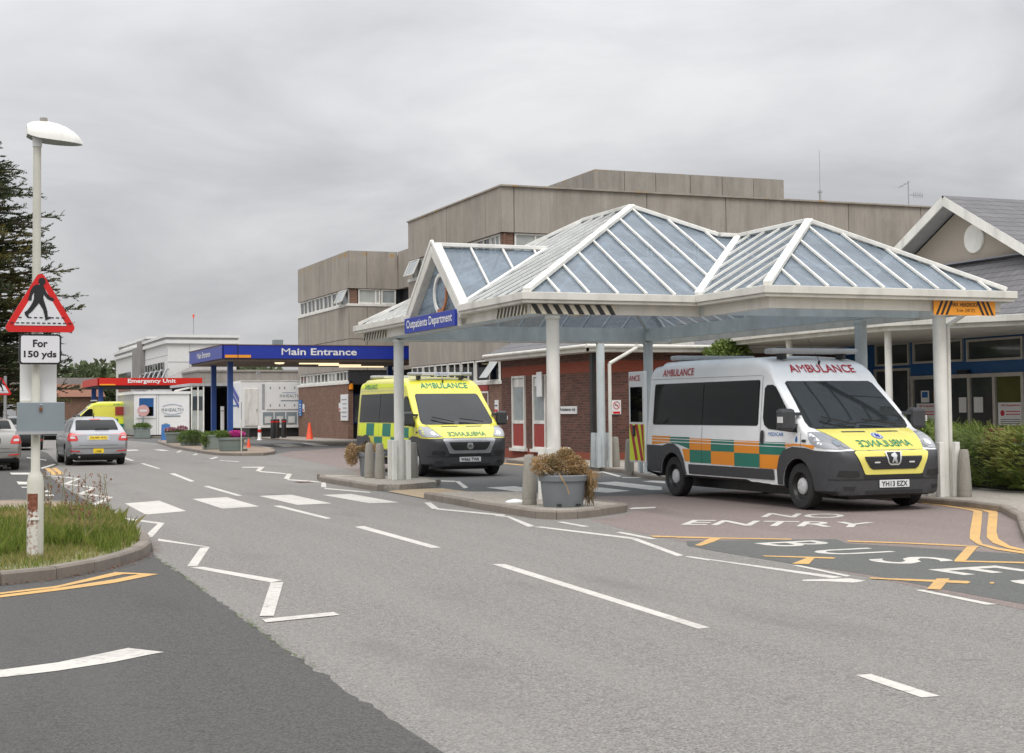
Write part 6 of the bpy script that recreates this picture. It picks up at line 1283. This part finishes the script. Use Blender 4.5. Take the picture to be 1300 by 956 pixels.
t = thing('reflective_bollard', 'short white and red striped bollard near the black bollards', 'bollard', (9.16, 61.4, .0)); MB().lathe([(.16, 0), (.10, .1), (.09, .75), (.001, .78)], n=14).build('body', 'white_clean', t, 40); MB().lathe([(.098, .42), (.098, .6)], n=14).build('band', 'signred', t)
for i, (x, y) in enumerate(((9.89, 62.15), (10.37, 63.28), (10.99, 64.29))):
    t = thing('black_bollard', ('black bollard, left one of the three beside the scanner trailer', 'black bollard, middle one of the three beside the scanner trailer', 'black bollard, right one of the three beside the scanner trailer')[i], 'bollard', (x-.25, y-2, .1), 0, 'black bollards in front of the scanner trailer'); MB().lathe([(.14, 0), (.14, 1.0), (.12, 1.05), (.001, 1.06)], n=16).build('post', 'black', t, 40); MB().lathe([(.145, .88), (.145, .95)], n=16).build('band', 'signred', t)
t = thing('a_board', 'small blue folding board beside the purple flower planter', 'sign', (3.8, 60, .1)); MB().xprism([(-.25, 0), (.25, 0), (.03, .85), (-.03, .85)], -.22, .22).build('boards', 'poster', t); MB().box(-.1, .1, -.03, .03, .85, .9).build('hinge', 'steel', t)
t = thing('park_bench', 'brown bench back showing above the hedge at the right edge', 'bench', (9.4, .5, .1)); MB().box(-.4, 1.6, .0, .06, .75, .95).box(-.4, 1.6, 0, .06, .55, .68).build('backrest', 'rust', t, bevel=.01); MB().box(-.4, 1.6, -.45, 0, .40, .45).build('seat', 'rust', t); [MB().box(a, a+.07, -.4, .06, 0, 1.02).build('leg', 'rust', t, bevel=.01) for a in (-.42, 1.55)]
t = thing('roof_vent', 'small grey vent box on the Main Entrance canopy roof', 'vent', (6.1, 43.5, 4.43)); MB().box(-.2, .2, -.2, .2, .06, .28).build('louvre', 'boxgrey', t, bevel=.01); MB().box(-.12, .12, -.12, .12, 0, .06).build('base', 'greybar', t)

# ---------------------------------------------------------------- vegetation
rg_ = random.Random(11)
def inpoly(x, y, P_):
    c = False; n = len(P_)
    for i in range(n):
        (x0, y0), (x1, y1) = P_[i], P_[i-1]
        if (y0 > y) != (y1 > y) and x < (x1-x0)*(y-y0)/(y1-y0)+x0: c = not c
    return c
VP = inner+[(-6.7, 1.0), (-7.5, .8), (-9.5, .5)]
k = MB(); cnt = 0
while cnt < 26000:
    x = rg_.uniform(-9.6, -6.12); y = rg_.uniform(-7.4, 1.2)
    if not inpoly(x, y, VP): continue
    near = min(math.hypot(x-a, y-b) for a, b in inner)
    tall = .035+.035*min(1, near/.4)
    if y > -4.9+.5*math.sin(x*5) and x > -7.9: tall = .09+.08*min(1, near/.5)
    if x < -8.0 and y > -4.5: tall *= 1.2
    cnt += 1
    if near < .3 and rg_.random() < .35: continue
    h_ = tall*rg_.uniform(.5, 1.5); a = rg_.uniform(0, 6.28); b = rg_.gauss(0, .35); w_ = rg_.uniform(.003, .006)
    p = Vector((x, y, .09)); d = Vector((math.cos(a), math.sin(a), 0)); e = Vector((-d.y, d.x, 0))*w_
    m1 = p+Vector((0, 0, h_*.6))+d*h_*b*.3; t_ = p+Vector((0, 0, h_))+d*h_*b
    k.add([p-e, p+e, m1+e*.7, t_, m1-e*.7], [(0, 1, 2, 3, 4)], 1 if (tall < .11 and rg_.random() < .62) or rg_.random() < .12 else 0)
tag(k.build('grass', ['dgrass', 'drygrass']), 'rough green grass on the kerbed verge round the lamp post', 'grass', kind='stuff')
# tall seeding docks at the tip of the verge
for i in range(15):
    x, y = rg_.uniform(-7.25, -6.45), rg_.uniform(-4.3, -.6)
    if not inpoly(x, y, VP): continue
    hh = rg_.uniform(.45, .80); t = thing('dock_plant', 'tall seeding dock stem with reddish seed heads at the tip of the grass verge', 'plant', (x, y, .09), rg_.uniform(0, 6.28), 'seeding dock stems in the verge grass')
    lean = rg_.uniform(-.12, .12); MB().tube([(0, 0, 0), (lean*.4, 0, hh*.5), (lean, 0, hh)], .004, 5).build('stem', 'stalk', t)
    k = MB(); m2 = MB()
    for j in range(7):
        f = .45+.55*j/7; b = Vector((lean*f, 0, hh*f)); a = rg_.uniform(0, 6.28); e = b+Vector((math.cos(a)*.07, math.sin(a)*.07, .05)); m2.tube([b, e], .002, 4); kk = MB(); clump(kk, e, (.018, .018, .03), 10, .022, rg_, shell=.1, aspect=1.5); kk.build('seed_head', 'dock', t)
    pass; m2.build('twigs', 'stalk', t)
    k = MB()
    for j in range(6):
        a = rg_.uniform(0, 6.28); l = rg_.uniform(.12, .25); d = Vector((math.cos(a), math.sin(a), .8)).normalized(); s_ = d.cross(Vector((0, 0, 1))).normalized()*.02; q = Vector((0, 0, .02)); k.quad(q, q+d*l*.5+s_, q+d*l, q+d*l*.5-s_)
    k.build('leaves', 'leaf', t)
# clipped juniper hedge
hp_ = [(11.9, 6.0), (10.6, 4.2), (9.35, 2.2), (8.3, .5), (8.0, -.9), (8.05, -2.2), (8.6, -4), (13, -5), (14.5, 0), (14.5, 6)]
hg = thing('hedge', 'dense green juniper hedge in front of the outpatients entrance', 'hedge', (0, 0, 0))
k = MB()
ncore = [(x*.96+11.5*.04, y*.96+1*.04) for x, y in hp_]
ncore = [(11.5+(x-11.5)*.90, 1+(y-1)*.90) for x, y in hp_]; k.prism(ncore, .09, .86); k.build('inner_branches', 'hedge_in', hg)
k = MB(); rh = random.Random(5)
def spray(c, d, l, k):
    d = d.normalized(); s_ = d.cross(Vector((rh.gauss(0, .4), rh.gauss(0, .4), 1))).normalized()
    for j in range(7):
        f = j/7; b = c+d*l*f
        for sg in (-1, 1):
            e = b+(d*.7+s_*sg*.9+Vector((rh.gauss(0, .15),)*3)).normalized()*l*.38*(1-f*.6); w_ = (e-b).cross(Vector((0, 0, 1))).normalized()*.007
            w_ = w_+Vector((0, 0, .006)); k.add([b-w_, b+w_, e], [(0, 1, 2)])
n_ = 0
while n_ < 5200:
    i = rh.randrange(len(hp_)); a, b = Vector((*hp_[i], 0)), Vector((*hp_[(i+1) % len(hp_)], 0))
    if rh.random() < .6:      # front sides
        i = rh.randrange(7); a, b = Vector((*hp_[i], 0)), Vector((*hp_[i+1], 0)); f = rh.random(); e = (b-a).normalized(); nn = Vector((e.y, -e.x, 0)); nn = nn if nn.dot(Vector((11.5, 1, 0))-a) < 0 else -nn
        z = rh.uniform(.08, 1.0)**1; bulge = .18*math.sin(z*3.0)+.10*math.sin(f*9+i)-.12*(z < .35)
        p = a.lerp(b, f)+nn*(bulge-.12+rh.uniform(-.1, .05)); p.z = .09+z; d = nn*1.0+Vector((rh.gauss(0, .5), rh.gauss(0, .5), rh.uniform(-.1, .7)))
    else:
        x, y = rh.uniform(8, 12.5), rh.uniform(-4.8, 6)
        if not inpoly(x, y, hp_): continue
        p = Vector((x, y, .98+.07*math.sin(x*2.3+y*1.7)+.06*math.sin(y*3.1)+rh.uniform(-.08, .03))); d = Vector((rh.gauss(-.4, .6), rh.gauss(-.5, .6), .7))
    spray(p, d, rh.uniform(.12, .26), k); n_ += 1
k.build('foliage', 'hedge', hg)
tag_ = thing('daylily_clump', 'clump of yellow flowering leaves behind the front right canopy column', 'plant', (9.6, 3.4, .8)); k = MB(); clump(k, (0, 0, .2), (.8, .5, .35), 900, .22, rh, shell=.1, aspect=7, up=.8); k.build('leaves', 'leaf', tag_); k = MB(); clump(k, (-.3, -.3, .38), (.5, .2, .14), 40, .07, rh, aspect=1.2); k.build('flowers', 'fluoro', tag_)
bu = thing('shrub', 'small leafy shrub showing above the roof of the white ambulance', 'shrub', (12.9, 16.0, .1)); MB().cyl((0, 0, 0), (0, 0, 2.6), .05, .03, 8).build('stem', 'bark', bu)
k = MB(); clump(k, (-.15, 0, 2.95), (.75, .6, .38), 1300, .13, rh, shell=.2, aspect=1.8); clump(k, (-.1, 0, 3.25), (.4, .4, .25), 400, .13, rh, shell=.2, aspect=1.8); clump(k, (0, 0, 2.2), (.7, .6, .7), 700, .16, rh, shell=.2, aspect=1.8); k.build('crown', 'bushleaf', bu)
# big cedar at the left
rc = random.Random(21)
ct = thing('cedar_tree', 'large dark cedar tree with layered drooping branches at the left edge', 'tree', (-7.5, 31, 0))
MB().cyl((0, 0, 0), (0, 0, 6), .45, .30, 14).cyl((0, 0, 6), (.1, 0, 11.3), .30, .04, 12).build('trunk', 'bark', ct, 50)
lim = MB(); nd = MB()
def needles(b, d, l, k):
    s_ = d.cross(Vector((0, 0, 1))); s_ = s_.normalized() if s_.length > .01 else Vector((1, 0, 0))
    n_ = int(l/.06)
    for j in range(n_):
        f = j/n_; p = b+d*l*f+Vector((0, 0, -.10*f*f*l))
        for sg in (-1, 1):
            e = p+(d*.55+s_*sg*rc.uniform(.3, 1.0)+Vector((0, 0, rc.uniform(-.05, .5)))).normalized()*rc.uniform(.07, .17)*(1.15-f*.6)
            w_ = Vector((rc.gauss(0, 1), rc.gauss(0, 1), rc.gauss(0, 1))).normalized()*.028; k.add([p-w_, p+w_, e], [(0, 1, 2)])
for i in range(240):
    z = 1.4+i*.040; L_ = 3.75*(1-((z-1)/10.4)**3.2)*rc.uniform(.55, 1.08)+.15
    a = R(rc.uniform(-130, 50)) if rc.random() < .8 else R(rc.uniform(0, 360))
    d = Vector((math.cos(a), math.sin(a), 0)); rise = rc.uniform(.02, .34); P_ = [Vector((0, 0, z))+d*L_*q+Vector((0, 0, rise*L_*math.sin(q*1.9)*.8)) for q in (0, .25, .5, .75, 1)]
    for u_, v_, r0 in zip(P_, P_[1:], (.09, .06, .04, .022)): lim.cyl(u_, v_, r0, r0*.7, 6)
    for q in range(int(L_*9)):
        f2 = (q/(L_*9))*.85+.15; j = min(3, int(f2*4)); p = P_[j].lerp(P_[j+1], f2*4-j)
        sd_ = rc.choice((-1, 1)); sv = Vector((-d.y, d.x, 0))*sd_; dd = (d*rc.uniform(.3, 1.1)+sv*rc.uniform(.3, 1.0)+Vector((0, 0, rc.uniform(-.30, .50)))).normalized(); l2 = rc.uniform(.30, .80)*(1.25-f2*.6)
        needles(p, dd, l2, nd)
        if rc.random() < .7: m_ = p+dd*l2*.5; needles(m_, (dd+sv*rc.uniform(-.9, .9)+Vector((0, 0, rc.uniform(-.3, .5)))).normalized(), l2*.6, nd)
lim.build('limbs', 'bark', ct, 50); nd.build('crown', 'cedar', ct)
# wooded skyline
k = MB(); rw = random.Random(9)
for i in range(46):
    x = -60+i*3.2+rw.uniform(-2, 2); y = 330+rw.uniform(-15, 25); h_ = rw.uniform(9.5, 12.5)*(1+.18*math.sin(i*.7)); w_ = rw.uniform(5, 8)
    clump(k, (x, y, h_*.62), (w_, w_*.8, h_*.55), 700, 1.6, rw, shell=.2, aspect=1.4)
tag(k.build('woodland', 'wood'), 'far off line of green trees on the skyline above the red roof', 'woodland', kind='stuff')
struct(MB().quad((-300, 322, 0), (300, 322, 0), (300, 360, 5.5), (-300, 360, 5.5)).build('hill', 'soil'))
# litter and leaves along the kerb
k = MB()
for _ in range(500):
    f = rg_.random(); i = rg_.randrange(len(V1)-3); a, b = Vector((*V1[i], 0)), Vector((*V1[i+1], 0)); p = a.lerp(b, f); e = (b-a).normalized(); p += Vector((e.y, -e.x, 0))*abs(rg_.gauss(0, .07)); s_ = rg_.uniform(.006, .02); an = rg_.uniform(0, 6.28)
    k.add([(p.x+s_*math.cos(an+q), p.y+s_*math.sin(an+q), .012+rg_.uniform(0, .006)) for q in (0, 1.8, 3.4)], [(0, 1, 2)])
tag(k.build('leaf_litter', 'dock'), 'brown leaf litter lying along the foot of the verge kerb', 'litter', kind='stuff')
t = MB().lathe([(.001, .05), (.05, .04), (.11, .02), (.12, 0)], (-.12, .25, .118), 12, sx=1.3).build('litter_bag', 'white_clean'); tag(t, 'crumpled white litter on the island left of the concrete bollard', 'litter')

k = MB(); ry = random.Random(2)
for _ in range(420):
    y = ry.choice((ry.uniform(-12.2, -9.6), ry.uniform(-8.2, -5))); x = -6.44+.20*min(1, max(0, (y+12.7)/8.2))+ry.gauss(0, .018); a = ry.uniform(0, 6.28); s_ = ry.uniform(.004, .012)
    k.add([(x+s_*math.cos(a+q), y+s_*math.sin(a+q), .003+ry.uniform(0, .006)) for q in (0, 2, 4)], [(0, 1, 2)])
tag(k.build('moss', 'leaf'), 'green moss growing along the joint between dark and pale asphalt', 'moss', kind='stuff')
t = thing('drain_grate', 'iron drain grate in the road beside the far left island kerb', 'drain', (-.78, 10.9, .001)); MB().box(-.17, .17, -.22, .22, 0, .004).build('frame', 'black', t); k = MB(); [k.box(-.14, .14, -.19+i*.055, -.165+i*.055, .004, .008) for i in range(7)]; k.build('bars', 'rust', t)
